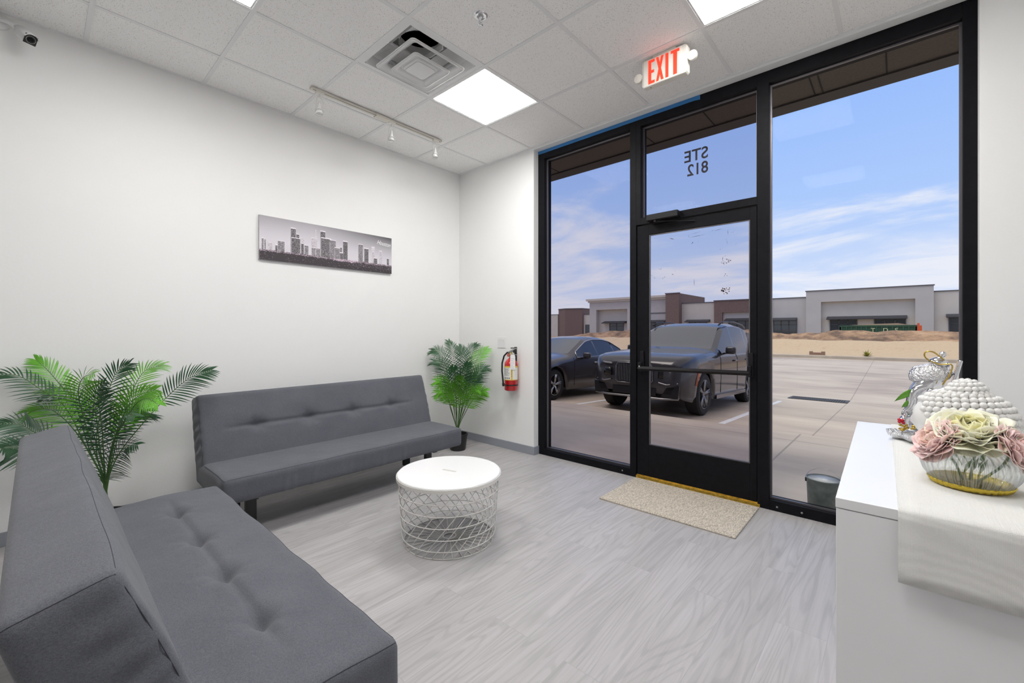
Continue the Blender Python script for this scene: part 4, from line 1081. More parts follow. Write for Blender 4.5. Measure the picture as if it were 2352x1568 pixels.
# vase
VX, VY = 3.895, -1.79
t = thing('glass_vase', 'low round fluted glass vase with a gold base, holding the flowers', 'vase', (VX, VY, TZ))
flute = lambda a, h: 1 + 0.022 * math.cos(36 * a)
prof = [(0.055, 0.006), (0.070, 0.012), (0.082, 0.03), (0.088, 0.05), (0.085, 0.068), (0.074, 0.083), (0.058, 0.092), (0.050, 0.096), (0.050, 0.099)]
inner = [(r - 0.003, h) for r, h in reversed(prof[1:])] + [(0.05, 0.0125), (0, 0.0125)]
MB().lathe(prof + inner, (VX, VY, TZ), 180, rfun=flute).build('bowl', M_vase, t, smooth=True)
MB().lathe([(0.0, 0.0), (0.062, 0.0), (0.069, 0.003), (0.0745, 0.014), (0.0725, 0.0145), (0.066, 0.006), (0, 0.006)], (VX, VY, TZ), 180, rfun=lambda a, h: 1 + 0.022 * math.cos(36 * a)).build('gold_base', material('gold_foil', (0.62, 0.47, 0.07), 0.25, metal=1.0), t, smooth=True)

def peony(label, cen, axis, R_, cols_, seed, stem_to, n_layers=6):
    rnd = random.Random(seed)
    t = thing('peony', label, 'flower', stem_to, group='artificial flowers in the glass vase')
    ax = Vector(axis).normalized(); xx = ax.orthogonal().normalized(); yy = ax.cross(xx)
    m = MB()
    cen = Vector(cen)
    for L_ in range(n_layers):
        fL = L_ / (n_layers - 1)              # 0 = inner, 1 = outer
        npet = 5 + int(2 * fL) + (1 if L_ % 2 else 0)
        open_ = 0.12 + 1.25 * fL              # polar angle of the petal tip
        ln = R_ * (0.62 + 0.42 * fL)
        for k in range(npet):
            a = 2 * PI * (k + 0.5 * (L_ % 2) + rnd.uniform(-0.15, 0.15)) / npet
            rad_ = xx * math.cos(a) + yy * math.sin(a); tan = ax.cross(rad_)
            op = open_ + rnd.uniform(-0.12, 0.12); W = R_ * (0.56 + 0.26 * fL) * rnd.uniform(0.9, 1.1); ph = rnd.uniform(0, 6)
            def fn(u, v):
                s = (u - 0.5) * 2
                ve = v * (1 - 0.24 * s * s * v)
                # cupped: leaves the centre flat, curves up, outer ones flare again at the rim
                px_, pz_ = 0.0, 0.0; N_ = 8
                for q in range(N_):
                    w_ = ve * (q + 0.5) / N_
                    t_ = op * 1.05 + (0.85 - 0.35 * fL) * (1 - 2 * w_) * (1 - 0.3 * fL) + 0.5 * fL * max(0, w_ - 0.6) / 0.4
                    px_ += math.sin(t_) * ve / N_; pz_ += math.cos(t_) * ve / N_
                th = t_
                c = rad_ * px_ * ln + ax * (pz_ * ln - R_ * 0.25)
                wd = W * math.sin(PI * min(1, 0.10 + 0.50 * v)) ** 0.7
                nrm = (rad_ * math.cos(th) - ax * math.sin(th))
                p = c + tan * s * wd - nrm * (s * s) * W * 0.30
                p += nrm * R_ * 0.055 * math.sin(s * 5 + ph) * v * v + ax * R_ * 0.07 * math.sin(s * 6 + ph * 2) * v ** 3
                return cen + p
            m.grid(fn, 16, 12, mi=1 if (fL < 0.35 or (len(cols_) > 2 and rnd.random() < 0.3)) else 0)
    o = m.build('blossom', cols_[:2], t, smooth=True); sl = o.modifiers.new('t', 'SOLIDIFY'); sl.thickness = 0.0006
    MB().tube(catmull([Vector(stem_to), Vector(stem_to).lerp(cen, 0.5) + Vector((0.008, 0.0, 0)), cen - ax * R_ * 0.2], 10), 0.0028, 8).build('stem', M_flstem, t, smooth=True)
    lf = MB()
    for k in range(2):
        b0 = Vector(stem_to) + Vector((0, 0, 0.012 + 0.02 * k)); dr = Vector((rnd.uniform(-1, 1), rnd.uniform(-0.6, 0.6), 0)).normalized() * 0.02
        lf.add([b0, b0 + dr * 0.5 + Vector((0.003, 0, 0.02)), b0 + dr + Vector((0, 0, 0.045)), b0 + dr * 0.5 + Vector((-0.004, 0, 0.026))], [(0, 1, 2, 3)])
    lf.build('leaf', M_flstem, t)
    return t
def petal_mat(name, c1, c2):
    m = material(name, c1, 0.6, c2=c2, noise_scale=14, sheen=0.3)
    b = m.node_tree.nodes['Principled BSDF']; b.inputs['Subsurface Weight'].default_value = 0.25; b.inputs['Subsurface Radius'].default_value = (0.02, 0.015, 0.01); b.inputs['Subsurface Scale'].default_value = 0.3
    return m
M_flstem = material('flower_stem', (0.07, 0.16, 0.04), 0.5)
M_pyl = petal_mat('cream_petal', (0.96, 0.94, 0.66), (0.97, 0.96, 0.84)); M_pyd = petal_mat('yellow_petal', (0.93, 0.89, 0.42), (0.96, 0.93, 0.66))
M_ppl = petal_mat('pink_petal', (0.96, 0.62, 0.60), (0.97, 0.78, 0.74)); M_ppd = petal_mat('rose_petal', (0.95, 0.54, 0.54), (0.96, 0.68, 0.58))
peony('large cream yellow peony in the middle of the vase', (VX - 0.002, VY + 0.002, TZ + 0.135), (-0.10, -0.45, 1.0), 0.076, (M_pyl, M_pyd), 4, (VX, VY, TZ + 0.014))
peony('pink peony left of the cream one in the glass vase', (VX - 0.062, VY - 0.012, TZ + 0.105), (-0.75, -0.35, 0.55), 0.056, (M_ppl, M_ppd), 8, (VX - 0.012, VY - 0.006, TZ + 0.014))
peony('pink peony at the right edge, right of the cream one', (VX + 0.074, VY - 0.012, TZ + 0.108), (0.85, -0.3, 0.45), 0.053, (M_ppl, M_ppd), 12, (VX + 0.012, VY - 0.008, TZ + 0.014))

# buddha head sculpture
BX, BYY, BZ = 3.905, -1.47, TZ
M_ceram = material('white_ceramic', (0.80, 0.79, 0.77), 0.32)
t = thing('buddha_head', 'white ceramic Buddha head sculpture with beaded curls behind the flowers', 'sculpture', (BX, BYY, TZ))
# local frame of the head: face looks to -x (window left) and slightly down
hc = Vector((BX, BYY, BZ + 0.110)); ra, rb, rc = 0.112, 0.086, 0.086      # along face axis, sideways, vertical
fa = Vector((-0.90, 0.42, -0.10)).normalized(); sa = Vector((0, 0, 1)).cross(fa).normalized(); ua = fa.cross(sa)
def hl(a, b, c): return hc + fa * a + sa * b + ua * c
def headfn(d):
    a, b, c = d.x, d.y, d.z
    r = 1.0
    if c < -0.2: r *= 1 - 0.10 * (abs(c) - 0.2)
    p = Vector((a * ra * r, b * rb * r, c * rc * r))
    if a > 0.6: p.x += 0.012 * math.exp(-((b / 0.12) ** 2 + ((c + 0.12) / 0.22) ** 2))       # nose
    if a > 0.4: p.x += 0.006 * math.exp(-((b / 0.22) ** 2 + ((c + 0.42) / 0.08) ** 2))        # lips
    if a > 0.4: p.x -= 0.006 * math.exp(-(((abs(b) - 0.33) / 0.16) ** 2 + ((c - 0.10) / 0.09) ** 2))  # eye sockets
    return p
m = MB(); NU, NV = 56, 36; vs = []
for i in range(NV + 1):
    th = PI * i / NV
    for k in range(NU):
        a = 2 * PI * k / NU; q = headfn(Vector((math.sin(th) * math.cos(a), math.sin(th) * math.sin(a), math.cos(th)))); vs.append(hl(*q))
m.add(vs, [(i * NU + k, (i + 1) * NU + k, (i + 1) * NU + (k + 1) % NU, i * NU + (k + 1) % NU) for i in range(NV) for k in range(NU)])
m.tube([hl(-0.03, 0, -0.05), hl(-0.035, 0, -0.085), hl(-0.035, 0, -0.112)], [0.058, 0.05, 0.056], 28)
m.build('head', M_ceram, t, smooth=True)
cur = MB(); rr2 = random.Random(2)
rows = 11
for i in range(rows):
    th = 0.06 + 1.85 * i / (rows - 1); cnt = max(1, int(2 * PI * math.sin(th) * 0.105 / 0.0165))
    for k in range(cnt):
        a = 2 * PI * (k + 0.5 * (i % 2)) / cnt
        d = Vector((math.sin(th) * math.cos(a), math.sin(th) * math.sin(a), math.cos(th)))
        if d.x > 0.55 - 0.35 * max(0, -d.z) - 0.1 * (1 - d.z) and d.z < 0.62: continue
        if d.z < 0.12 and d.x > -0.05: continue
        q = Vector((d.x * ra, d.y * rb, d.z * rc)) * 1.03
        cur.sphere(hl(*q), 0.0098, 8, 6)
for i in range(5):                                     # ushnisha
    th = 0.15 + 1.3 * i / 4; cnt = max(1, int(2 * PI * math.sin(th) * 0.046 / 0.0145))
    for k in range(cnt):
        a = 2 * PI * (k + 0.5 * (i % 2)) / cnt
        cur.sphere(hl(-0.02 + 0.042 * math.sin(th) * math.cos(a), 0.042 * math.sin(th) * math.sin(a), rc - 0.012 + 0.041 * math.cos(th)), 0.009, 8, 6)
cur.sphere(hl(-0.02, 0, rc - 0.012), 0.040, 16, 10)
cur.build('hair_curls', M_ceram, t, smooth=True)
for s_ in (-1, 1):
    e = MB().tube([hl(0.005, s_ * rb * 1.0, 0.030), hl(-0.008, s_ * (rb + 0.008), 0.022), hl(-0.012, s_ * (rb + 0.009), -0.005), hl(-0.005, s_ * (rb + 0.006), -0.04), hl(0.002, s_ * (rb + 0.002), -0.068), hl(0.008, s_ * rb * 0.97, -0.05), hl(0.012, s_ * rb * 0.99, 0.0), hl(0.005, s_ * rb * 1.0, 0.030)], 0.006, 8)
    e.build('ear', M_ceram, t, smooth=True)
st2 = MB().box(-0.03, -0.05, 0, 0.05, 0.05, 0.006)
st2.v = [tuple(Vector((BX - 0.01, BYY, TZ)) + Vector(q)) for q in st2.v]
st2.tube([(3.835, -1.585, TZ + 0.0035), (3.845, -1.575, TZ + 0.045), (3.87, -1.53, TZ + 0.07)], 0.003, 8)
st2.tube([(3.818, -1.590, TZ + 0.0035), (3.852, -1.585, TZ + 0.0035)], 0.003, 8)
st2.build('stand', M_ceram, t)

# silver figurine
M_silv = material('embossed_silver', (0.78, 0.78, 0.80), 0.16, metal=1, bump=0.9, bump_scale=160)
M_silv2 = material('polished_silver', (0.76, 0.76, 0.79), 0.10, metal=1)
M_gold = material('gold_cord', (0.55, 0.38, 0.08), 0.3, metal=1)
t = thing('silver_figurine', 'polished silver seated figurine with gold cord and lotus bowls, on the desk by the window', 'figurine', (3.80, -1.27, TZ))
Y0 = -1.24
def P3(x, y, z): return Vector((x, y, TZ + z))
# scaled body bent forward: torso, arms, headdress
b_ = MB()
b_.tube(catmull([P3(3.835, Y0, 0.03), P3(3.815, Y0, 0.08), P3(3.822, Y0, 0.14), P3(3.845, Y0, 0.19), P3(3.875, Y0, 0.235)], 16), [0.034, 0.036, 0.038, 0.037, 0.035, 0.033, 0.032, 0.032, 0.034, 0.036, 0.037, 0.037, 0.036, 0.034, 0.03, 0.026, 0.02], 18)
b_.build('body', M_silv2, t, smooth=True)
sk = MB().lathe([(0.010, 0.0), (0.040, 0.004), (0.055, 0.02), (0.050, 0.045), (0.035, 0.062), (0, 0.066)], (0, 0, 0), 48, rfun=lambda a, h: 1 + 0.05 * math.sin(12 * a) + 0.03 * math.sin(5 * a + h * 90))
sk.xform(lambda p: Matrix.Rotation(math.radians(-14), 3, 'Y') @ Vector((p.x, p.y * 0.7, p.z)) + P3(3.855, Y0, 0.196)).build('headdress', M_silv, t, smooth=True)
cr_ = MB().lathe([(0.026, 0), (0.028, 0.008), (0.018, 0.02), (0.008, 0.026), (0.007, 0.032), (0.010, 0.038), (0.006, 0.046), (0, 0.048)], (0, 0, 0), 24)
cr_.xform(lambda p: Matrix.Rotation(math.radians(18), 3, 'Y') @ p + P3(3.868, Y0, 0.258)).build('crown', M_silv2, t, smooth=True)
pt = MB().rbox((0.010, 0.05, 0.085), 0.004, (3, 6, 8), lambda p: Matrix.Rotation(math.radians(12), 3, 'Y') @ p + P3(3.912, Y0, 0.235))
pt.build('back_plate', M_silv2, t, smooth=True)
MB().tube(catmull([P3(3.882, Y0 - 0.02, 0.275), P3(3.855, Y0 - 0.03, 0.302), P3(3.835, Y0 - 0.03, 0.300), P3(3.838, Y0 - 0.03, 0.280), P3(3.868, Y0 - 0.035, 0.262), P3(3.898, Y0 - 0.04, 0.262), P3(3.893, Y0 - 0.045, 0.23), P3(3.876, Y0 - 0.045, 0.195)], 30), 0.0022, 6).build('gold_cord', M_gold, t, smooth=True)
def limb(pts, r): return MB().tube(catmull(pts, 14), [r[0] + (r[1] - r[0]) * i / 14 for i in range(15)], 12)
limb([P3(3.845, Y0 - 0.02, 0.185), P3(3.808, Y0 - 0.035, 0.165), P3(3.800, Y0 - 0.045, 0.12), P3(3.785, Y0 - 0.05, 0.095)], (0.015, 0.008)).sphere(P3(3.783, Y0 - 0.05, 0.088), (0.008, 0.006, 0.014), 10, 8).build('arm', M_silv2, t, smooth=True)
limb([P3(3.85, Y0 - 0.03, 0.17), P3(3.855, Y0 - 0.055, 0.14), P3(3.835, Y0 - 0.06, 0.12)], (0.014, 0.009)).build('arm', M_silv2, t, smooth=True)
limb([P3(3.825, Y0, 0.05), P3(3.785, Y0 - 0.03, 0.065), P3(3.785, Y0 - 0.05, 0.04)], (0.02, 0.012)).build('leg', M_silv2, t, smooth=True)
for (x, y, r) in ((3.772, Y0 - 0.055, 0.036), (3.815, Y0 - 0.095, 0.040)):
    MB().lathe([(0.0, 0.0), (r * 0.45, 0.001), (r * 0.9, 0.012), (r, 0.028), (r * 0.93, 0.028), (r * 0.5, 0.012), (0, 0.010)], (x, y, TZ), 40, rfun=lambda a, h: 1 + 0.09 * abs(math.sin(4 * a)) * (h / 0.028)).build('lotus_bowl', M_silv, t, smooth=True)
gm = MB(); r3 = random.Random(4)
for k in range(16): gm.sphere(P3(3.785 + r3.uniform(-0.015, 0.025), Y0 - 0.075 + r3.uniform(-0.01, 0.01), 0.032 + r3.uniform(0, 0.022)), r3.uniform(0.003, 0.0055), 8, 6)
gm.build('gold_beads', M_gold, t, smooth=True)
gm = MB()
for k in range(6): gm.sphere(P3(3.775 + r3.uniform(-0.006, 0.006), Y0 - 0.08, 0.066 + r3.uniform(-0.007, 0.009)), 0.005, 8, 6)
gm.build('red_beads', material('red_bead', (0.5, 0.01, 0.03), 0.3), t, smooth=True)
def leafblade(root, tip, w):
    root, tip = Vector(root), Vector(tip); d = tip - root; sd = d.cross(Vector((0, 1, 0.2))).normalized()
    def fn(u, v): return root + d * v + sd * (u - 0.5) * 2 * w * math.sin(PI * min(1, 0.1 + 0.9 * v)) + Vector((0, -0.004, 0.004)) * math.sin(PI * v) + Vector((0, -1, 0)) * abs(u - 0.5) * w * 0.6
    return MB().grid(fn, 4, 10)
M_leaf = material('fresh_leaf', (0.12, 0.32, 0.03), 0.45, noise_amt=0.25, noise_scale=40)
lfm = leafblade(P3(3.820, Y0 - 0.03, 0.175), P3(3.757, Y0 - 0.05, 0.128), 0.010)
l2 = leafblade(P3(3.808, Y0 - 0.03, 0.135), P3(3.775, Y0 - 0.05, 0.108), 0.008)
for q_ in (lfm, l2):
    o = q_.build('leaf', M_leaf, t, smooth=True); sl = o.modifiers.new('t', 'SOLIDIFY'); sl.thickness = 0.0008
# ================================================================== OUTSIDE
def conc_mat():
    m = material('weathered_concrete', srgb(198, 184, 170), 0.55, spec=0.35)
    nt = m.node_tree; b = nt.nodes['Principled BSDF']; L = nt.links.new
    t = nt.nodes.new('ShaderNodeTexCoord')
    mp = nt.nodes.new('ShaderNodeMapping'); mp.inputs['Scale'].default_value = (0.38, 0.95, 1); L(t.outputs['Object'], mp.inputs[0])
    n = nt.nodes.new('ShaderNodeTexNoise'); n.inputs['Scale'].default_value = 1.0; n.inputs['Detail'].default_value = 8; n.inputs['Roughness'].default_value = 0.6; L(mp.outputs[0], n.inputs['Vector'])
    r = nt.nodes.new('ShaderNodeValToRGB'); e = r.color_ramp.elements
    e[0].position = 0.30; e[0].color = (*srgb(170, 153, 138), 1); e[1].position = 0.72; e[1].color = (*srgb(212, 199, 184), 1)
    q = e.new(0.5); q.color = (*srgb(196, 181, 165), 1); L(n.outputs['Fac'], r.inputs[0])
    # tooled joints
    sp_ = nt.nodes.new('ShaderNodeSeparateXYZ'); L(t.outputs['Object'], sp_.inputs[0])
    def joint(sock, period, off, w):
        a = nt.nodes.new('ShaderNodeMath'); a.operation = 'ADD'; a.inputs[1].default_value = off; L(sock, a.inputs[0])
        pp = nt.nodes.new('ShaderNodeMath'); pp.operation = 'PINGPONG'; pp.inputs[1].default_value = period / 2; L(a.outputs[0], pp.inputs[0])
        c = nt.nodes.new('ShaderNodeMath'); c.operation = 'LESS_THAN'; c.inputs[1].default_value = w; L(pp.outputs[0], c.inputs[0]); return c.outputs[0]
    j1 = joint(sp_.outputs[0], 3.6, 0.75, 0.010); j2 = joint(sp_.outputs[1], 3.6, 0.9, 0.012)
    mxx = nt.nodes.new('ShaderNodeMath'); mxx.operation = 'MAXIMUM'; L(j1, mxx.inputs[0]); L(j2, mxx.inputs[1])
    mu = nt.nodes.new('ShaderNodeMath'); mu.operation = 'MULTIPLY'; mu.inputs[1].default_value = 0.45; L(mxx.outputs[0], mu.inputs[0])
    mix = nt.nodes.new('ShaderNodeMixRGB'); mix.inputs[2].default_value = (0.10, 0.08, 0.065, 1)
    L(mu.outputs[0], mix.inputs[0]); L(r.outputs[0], mix.inputs[1]); L(mix.outputs[0], b.inputs['Base Color'])
    rr_ = nt.nodes.new('ShaderNodeMapRange'); rr_.inputs['To Min'].default_value = 0.35; rr_.inputs['To Max'].default_value = 0.75
    L(n.outputs['Fac'], rr_.inputs['Value']); L(rr_.outputs[0], b.inputs['Roughness'])
    return m
M_conc = conc_mat()
M_curb = material('curb_concrete', srgb(190, 176, 158), 0.8, noise_amt=0.1, noise_scale=3)
M_line = material('white_road_paint', (0.80, 0.80, 0.82), 0.6, noise_amt=0.08, noise_scale=8)
def zg(y):
    K = [(0.17, -0.02), (3.19, -0.09), (3.1901, -0.25), (11.2, -0.60), (25.8, -0.30), (400, -0.30)]
    if y <= K[0][0]: return K[0][1]
    for (a, za), (b, zb_) in zip(K, K[1:]):
        if y <= b: return za + (zb_ - za) * (y - a) / (b - a)
    return -0.3
def strip(ys, x0, x1, zoff=0.0, zf=zg):
    v = []
    for y in ys: v += [(x0, y, zf(y) + zoff), (x1, y, zf(y) + zoff)]
    return MB().add(v, [(2 * i, 2 * i + 1, 2 * i + 3, 2 * i + 2) for i in range(len(ys) - 1)])
g = MB().prism([(0.17, -0.02), (3.19, -0.09), (3.19, -0.4), (0.17, -0.4)], -60, 40, 'x')
o = struct('sidewalk', g, M_conc)
g = strip([3.18, 5, 8, 11.2, 15, 20, 25.8], -75, 60)
g.v = [(x, y, zg(max(y, 3.1902)) if y < 3.19 else z) for x, y, z in g.v]
struct('parking_lot', g, M_conc)
g = MB().prism([(25.75, -0.32), (25.75, -0.16), (25.82, -0.13), (25.95, -0.13), (25.95, -0.32)], -75, 60, 'x')
struct('curb', g, M_curb)
for x0, y0, y1, lab in ((-1.19, 3.9, 8.9, 'white parking stripe on the left of the black SUV'), (1.58, 3.9, 8.9, 'white parking stripe on the right of the black SUV')):
    o = strip([y0, (y0 + y1) / 2, y1], x0, x0 + 0.10, 0.004).build('parking_stripe', M_line); tag(o, lab, 'parking stripe', 'parking stripes')
    sl = o.modifiers.new('t', 'SOLIDIFY'); sl.thickness = 0.003
# drain
t = thing('storm_drain', 'dark rectangular storm drain grate in the concrete of the parking lot', 'drain', (2.25, 10.2, zg(10.2)))
fz = zg(10.2) + 0.004
m = MB(); y0, y1, x0, x1 = 9.85, 10.65, 1.62, 2.86
for (a, b_, c, d_) in ((x0, y0, x1, y0 + 0.05), (x0, y1 - 0.05, x1, y1), (x0, y0, x0 + 0.05, y1), (x1 - 0.05, y0, x1, y1)):
    m.add([(a, b_, zg(b_) + 0.012), (c, b_, zg(b_) + 0.012), (c, d_, zg(d_) + 0.012), (a, d_, zg(d_) + 0.012)], [(0, 1, 2, 3)])
m.build('frame', material('cast_iron', (0.07, 0.07, 0.075), 0.6), t)
m = MB()
for k in range(24):
    xx = x0 + 0.06 + (x1 - x0 - 0.12) * k / 23
    m.add([(xx - 0.012, y0, zg(y0) + 0.011), (xx + 0.012, y0, zg(y0) + 0.011), (xx + 0.012, y1, zg(y1) + 0.011), (xx - 0.012, y1, zg(y1) + 0.011)], [(0, 1, 2, 3)])
m.build('grate_bars', MATS['cast_iron'], t)
m = MB().add([(x0, y0, zg(y0) + 0.006), (x1, y0, zg(y0) + 0.006), (x1, y1, zg(y1) + 0.006), (x0, y1, zg(y1) + 0.006)], [(0, 1, 2, 3)])
m.build('pit', material('dark_pit', (0.03, 0.03, 0.032), 0.9), t)  # flat dark sheet just under the grate bars

# canopy over the walk
M_soff = material('soffit_dark_stucco', srgb(92, 84, 76), 0.85, noise_amt=0.15, noise_scale=60)
M_sofj = material('soffit_joint', (0.02, 0.018, 0.016), 0.9)
cn = struct('canopy', MB().box(-12, 0.17, 3.20, 14, 1.26, 3.70), M_soff)
jm = MB()
for x in (0.62, 1.85, 2.45, 3.246, 3.30, 3.70, 4.90): jm.box(x, 0.17, 3.196, x + 0.008, 1.085, 3.2)
jm.build('joint', M_sofj, cn)
MB().box(-12, 1.085, 3.185, 14, 1.262, 3.2).build('drip_edge', material('soffit_trim', srgb(72, 67, 63), 0.7), cn)
struct('facade', MB().box(-12, 0.17, -0.02, 1.05, 0.30, 3.2).box(4.15, 0.17, -0.02, 14, 0.30, 3.2).box(-12, 0.17, 3.7, 14, 0.35, 5.5), material('facade_stucco', srgb(190, 186, 180), 0.85))

# bucket
t = thing('paint_bucket', 'galvanised paint bucket with wire handle and white lid, outside the right window', 'bucket', (3.385, 0.34, -0.02))
bx, by = 3.385, 0.34
zb0 = -0.023
M_galv = material('galvanised_metal', srgb(120, 128, 126), 0.45, metal=0.35, noise_amt=0.2, noise_scale=25)
MB().lathe([(0, 0), (0.088, 0), (0.090, 0.004), (0.098, 0.215), (0.102, 0.216), (0.103, 0.224), (0.096, 0.226), (0.093, 0.218), (0.0, 0.217)], (bx, by, zb0), 40).build('can', M_galv, t, smooth=True, auto=30)
MB().lathe([(0.0, 0.2185), (0.086, 0.2185), (0.090, 0.221)], (bx, by, zb0), 40).build('lid', M_whitelac, t, smooth=True)
hp = [(bx - 0.104, by, zb0 + 0.20)] + [(bx - 0.104 * math.cos(PI * k / 16), by + 0.03 * math.sin(PI * k / 16), zb0 + 0.20 + 0.085 * math.sin(PI * k / 16)) for k in range(1, 16)] + [(bx + 0.104, by, zb0 + 0.20)]
MB().tube(hp, 0.0018, 6).build('handle', M_steel, t, smooth=True)
for s_ in (-1, 1): MB().box(bx + s_ * 0.100 - 0.005, by - 0.008, zb0 + 0.185, bx + s_ * 0.100 + 0.005, by + 0.008, zb0 + 0.21).build('ear', M_dark, t)
MB().add([(bx + 0.1005 * math.cos(a), by + 0.1005 * math.sin(a) , zb0 + z) for z in (0.12, 0.19) for a in (-0.35, -0.15, 0.05)], [(0, 1, 4, 3), (1, 2, 5, 4)]).build('blue_label', material('blue_label', (0.03, 0.15, 0.3), 0.6), t)

# ---------------------------------------------------------------- cars (local: x across, y from nose (-) to tail (+), z up)
def interp(tab, y):
    if y <= tab[0][0]: return tab[0][1]
    for (a, va), (b, vb) in zip(tab, tab[1:]):
        if y <= b:
            f = (y - a) / (b - a); return va + (vb - va) * f
    return tab[-1][1]
def sinterp(tab, y):
    # smoothed interpolation
    return (interp(tab, y - 0.06) + 2 * interp(tab, y) + interp(tab, y + 0.06)) / 4
M_cargl = material('dark_car_glass', (0.10, 0.11, 0.115), 0.06, spec=0.9)
M_carside = material('privacy_glass', (0.018, 0.018, 0.022), 0.06, spec=0.8)
M_tyre = material('tyre_rubber', (0.018, 0.018, 0.018), 0.8)
M_rimd = material('dark_alloy', (0.30, 0.30, 0.31), 0.3, metal=0.8)
M_rims = material('silver_alloy', (0.55, 0.55, 0.57), 0.25, metal=0.9)
M_under = material('underbody', (0.01, 0.01, 0.01), 0.9)
M_lens = material('headlight_lens', (0.35, 0.36, 0.38), 0.08, spec=0.9)
M_amber = material('amber_marker', (0.8, 0.13, 0.03), 0.3)
def car(name, label, loc, rx, sp, paint, rimm):
    t = thing(name, label, 'car', loc, 0, local=True, rx=rx)
    Lh = sp['L'] / 2; yc0, yc1 = sp['axles']; WR = sp['wr']
    ys = [-Lh + sp['L'] * k / 96 for k in range(97)]
    rows = []; info = []
    for y in ys:
        w = sinterp(sp['w'], y); zb_ = sinterp(sp['belt'], y); zr = sinterp(sp['roof'], y); zl = sp['sill'] + max(0, interp(sp['low'], y))
        in_arch = False
        for yc in (yc0, yc1):
            d = abs(y - yc)
            if d < WR + 0.055:
                za = WR + math.sqrt(max(0, (WR + 0.055) ** 2 - d * d)); zl = max(zl, za); in_arch = True
        g = max(0.0, zr - zb_)
        wrf = w - 0.06 - sp['tumble'] * min(1, g / sp['gh'])
        zm = max(zl + 0.02, 0.55 * zb_ + 0.05)
        pts = [(w - 0.05, zl), (w - 0.006, min(zl + 0.10, zm - 0.01)), (w, zm), (w - 0.008, max(zm + 0.01, zb_ - 0.10)), (w - 0.045, zb_)]
        if g > 0.12:
            pts += [(wrf + 0.03, zr - 0.085), (wrf - 0.07, zr - 0.03), (wrf * 0.5, zr - 0.005), (0, zr)]
        else:
            pts += [(w - 0.14, zb_ + g * 0.55), (w - 0.34, zb_ + g * 0.85), (w * 0.4, zb_ + g * 0.98), (0, zb_ + g)]
        rows.append(pts); info.append((y, g, zr))
    n = len(rows[0])
    parts = {'body': MB(), 'windshield': MB(), 'rear_window': MB(), 'side_window': MB(), 'side_window2': MB()}
    for s_ in (1, -1):
        for i in range(len(ys) - 1):
            for k in range(n - 1):
                q = [(s_ * rows[i][k][0], ys[i], rows[i][k][1]), (s_ * rows[i + 1][k][0], ys[i + 1], rows[i + 1][k][1]), (s_ * rows[i + 1][k + 1][0], ys[i + 1], rows[i + 1][k + 1][1]), (s_ * rows[i][k + 1][0], ys[i], rows[i][k + 1][1])]
                if s_ < 0: q = q[::-1]
                key = 'body'; y = (ys[i] + ys[i + 1]) / 2; gm_ = (info[i][1] + info[i + 1][1]) / 2
                if k == 4 and gm_ > 0.16 and sp['side'][0] < y < sp['side'][1]:
                    if all(abs(y - p) > 0.035 for p in sp['pillars']): key = 'side_window' if s_ > 0 else 'side_window2'
                if k >= 6 or (k == 5 and False):
                    if sp['ws'][0] < y < sp['ws'][1]: key = 'windshield'
                    elif sp['rw'][0] < y < sp['rw'][1]: key = 'rear_window'
                parts[key].add(q, [(0, 1, 2, 3)])
    for e_, s2 in ((0, 1), (-1, -1)):
        P_ = [(x, ys[e_], z) for x, z in rows[e_]] + [(-x, ys[e_], z) for x, z in rows[e_][-2::-1]]
        parts['body'].add(P_, [list(range(len(P_)))])
    def weld(o):
        md = o.modifiers.new('weld', 'WELD'); md.merge_threshold = 0.0005
    bo = parts['body'].build('body', paint, t, smooth=True, auto=38); weld(bo)
    for key, nm, mt in (('windshield', 'windshield', M_cargl), ('rear_window', 'rear_window', M_carside), ('side_window', 'side_window', M_carside), ('side_window2', 'side_window', M_carside)):
        if parts[key].f: weld(parts[key].build(nm, mt, t, smooth=True))
    wmax = max(a[1] for a in sp['w'])
    MB().box(-wmax + 0.12, -Lh + 0.25, sp['sill'] + 0.04, wmax - 0.12, Lh - 0.2, sp['sill'] + 0.5).build('underbody', M_under, t)
    for yc in (yc0, yc1):
        for s_ in (1, -1):
            xo = s_ * (wmax - 0.035); tw = 0.25
            wh = MB().lathe([(WR * 0.70, 0.0), (WR * 0.92, 0.0), (WR, -0.03 * 1), (WR, -tw + 0.03), (WR * 0.92, -tw), (WR * 0.5, -tw)] if s_ > 0 else [(WR * 0.70, 0.0), (WR * 0.92, 0.0), (WR, 0.03), (WR, tw - 0.03), (WR * 0.92, tw), (WR * 0.5, tw)], (xo, yc, WR), 48, axis='x', cap=False)
            wo_ = wh.build('wheel', M_tyre, t, smooth=True, auto=40)
            rim = MB().lathe([(WR * 0.66, -0.006 * s_), (WR * 0.73, -0.002 * s_), (WR * 0.70, -0.03 * s_), (WR * 0.64, -0.10 * s_)], (xo, yc, WR), 40, axis='x', cap=False)
            ns = sp['spokes']
            for k in range(ns):
                a = 2 * PI * k / ns + 0.2
                for da in ((-0.09, 0.09) if sp['twin'] else (0,)):
                    rim.tube([(xo - 0.03 * s_, yc + 0.04 * math.cos(a), WR + 0.04 * math.sin(a)), (xo - 0.012 * s_, yc + WR * 0.69 * math.cos(a + da), WR + WR * 0.69 * math.sin(a + da))], [0.022, 0.016], 6)
            rim.lathe([(0.0, -0.015 * s_), (0.045, -0.018 * s_), (0.06, -0.04 * s_)], (xo, yc, WR), 20, axis='x')
            rim.build('rim', rimm, wo_, smooth=True)
            MB().lathe([(0, -0.13 * s_), (WR * 0.66, -0.13 * s_)], (xo, yc, WR), 24, axis='x').build('brake_disc', M_under, wo_)
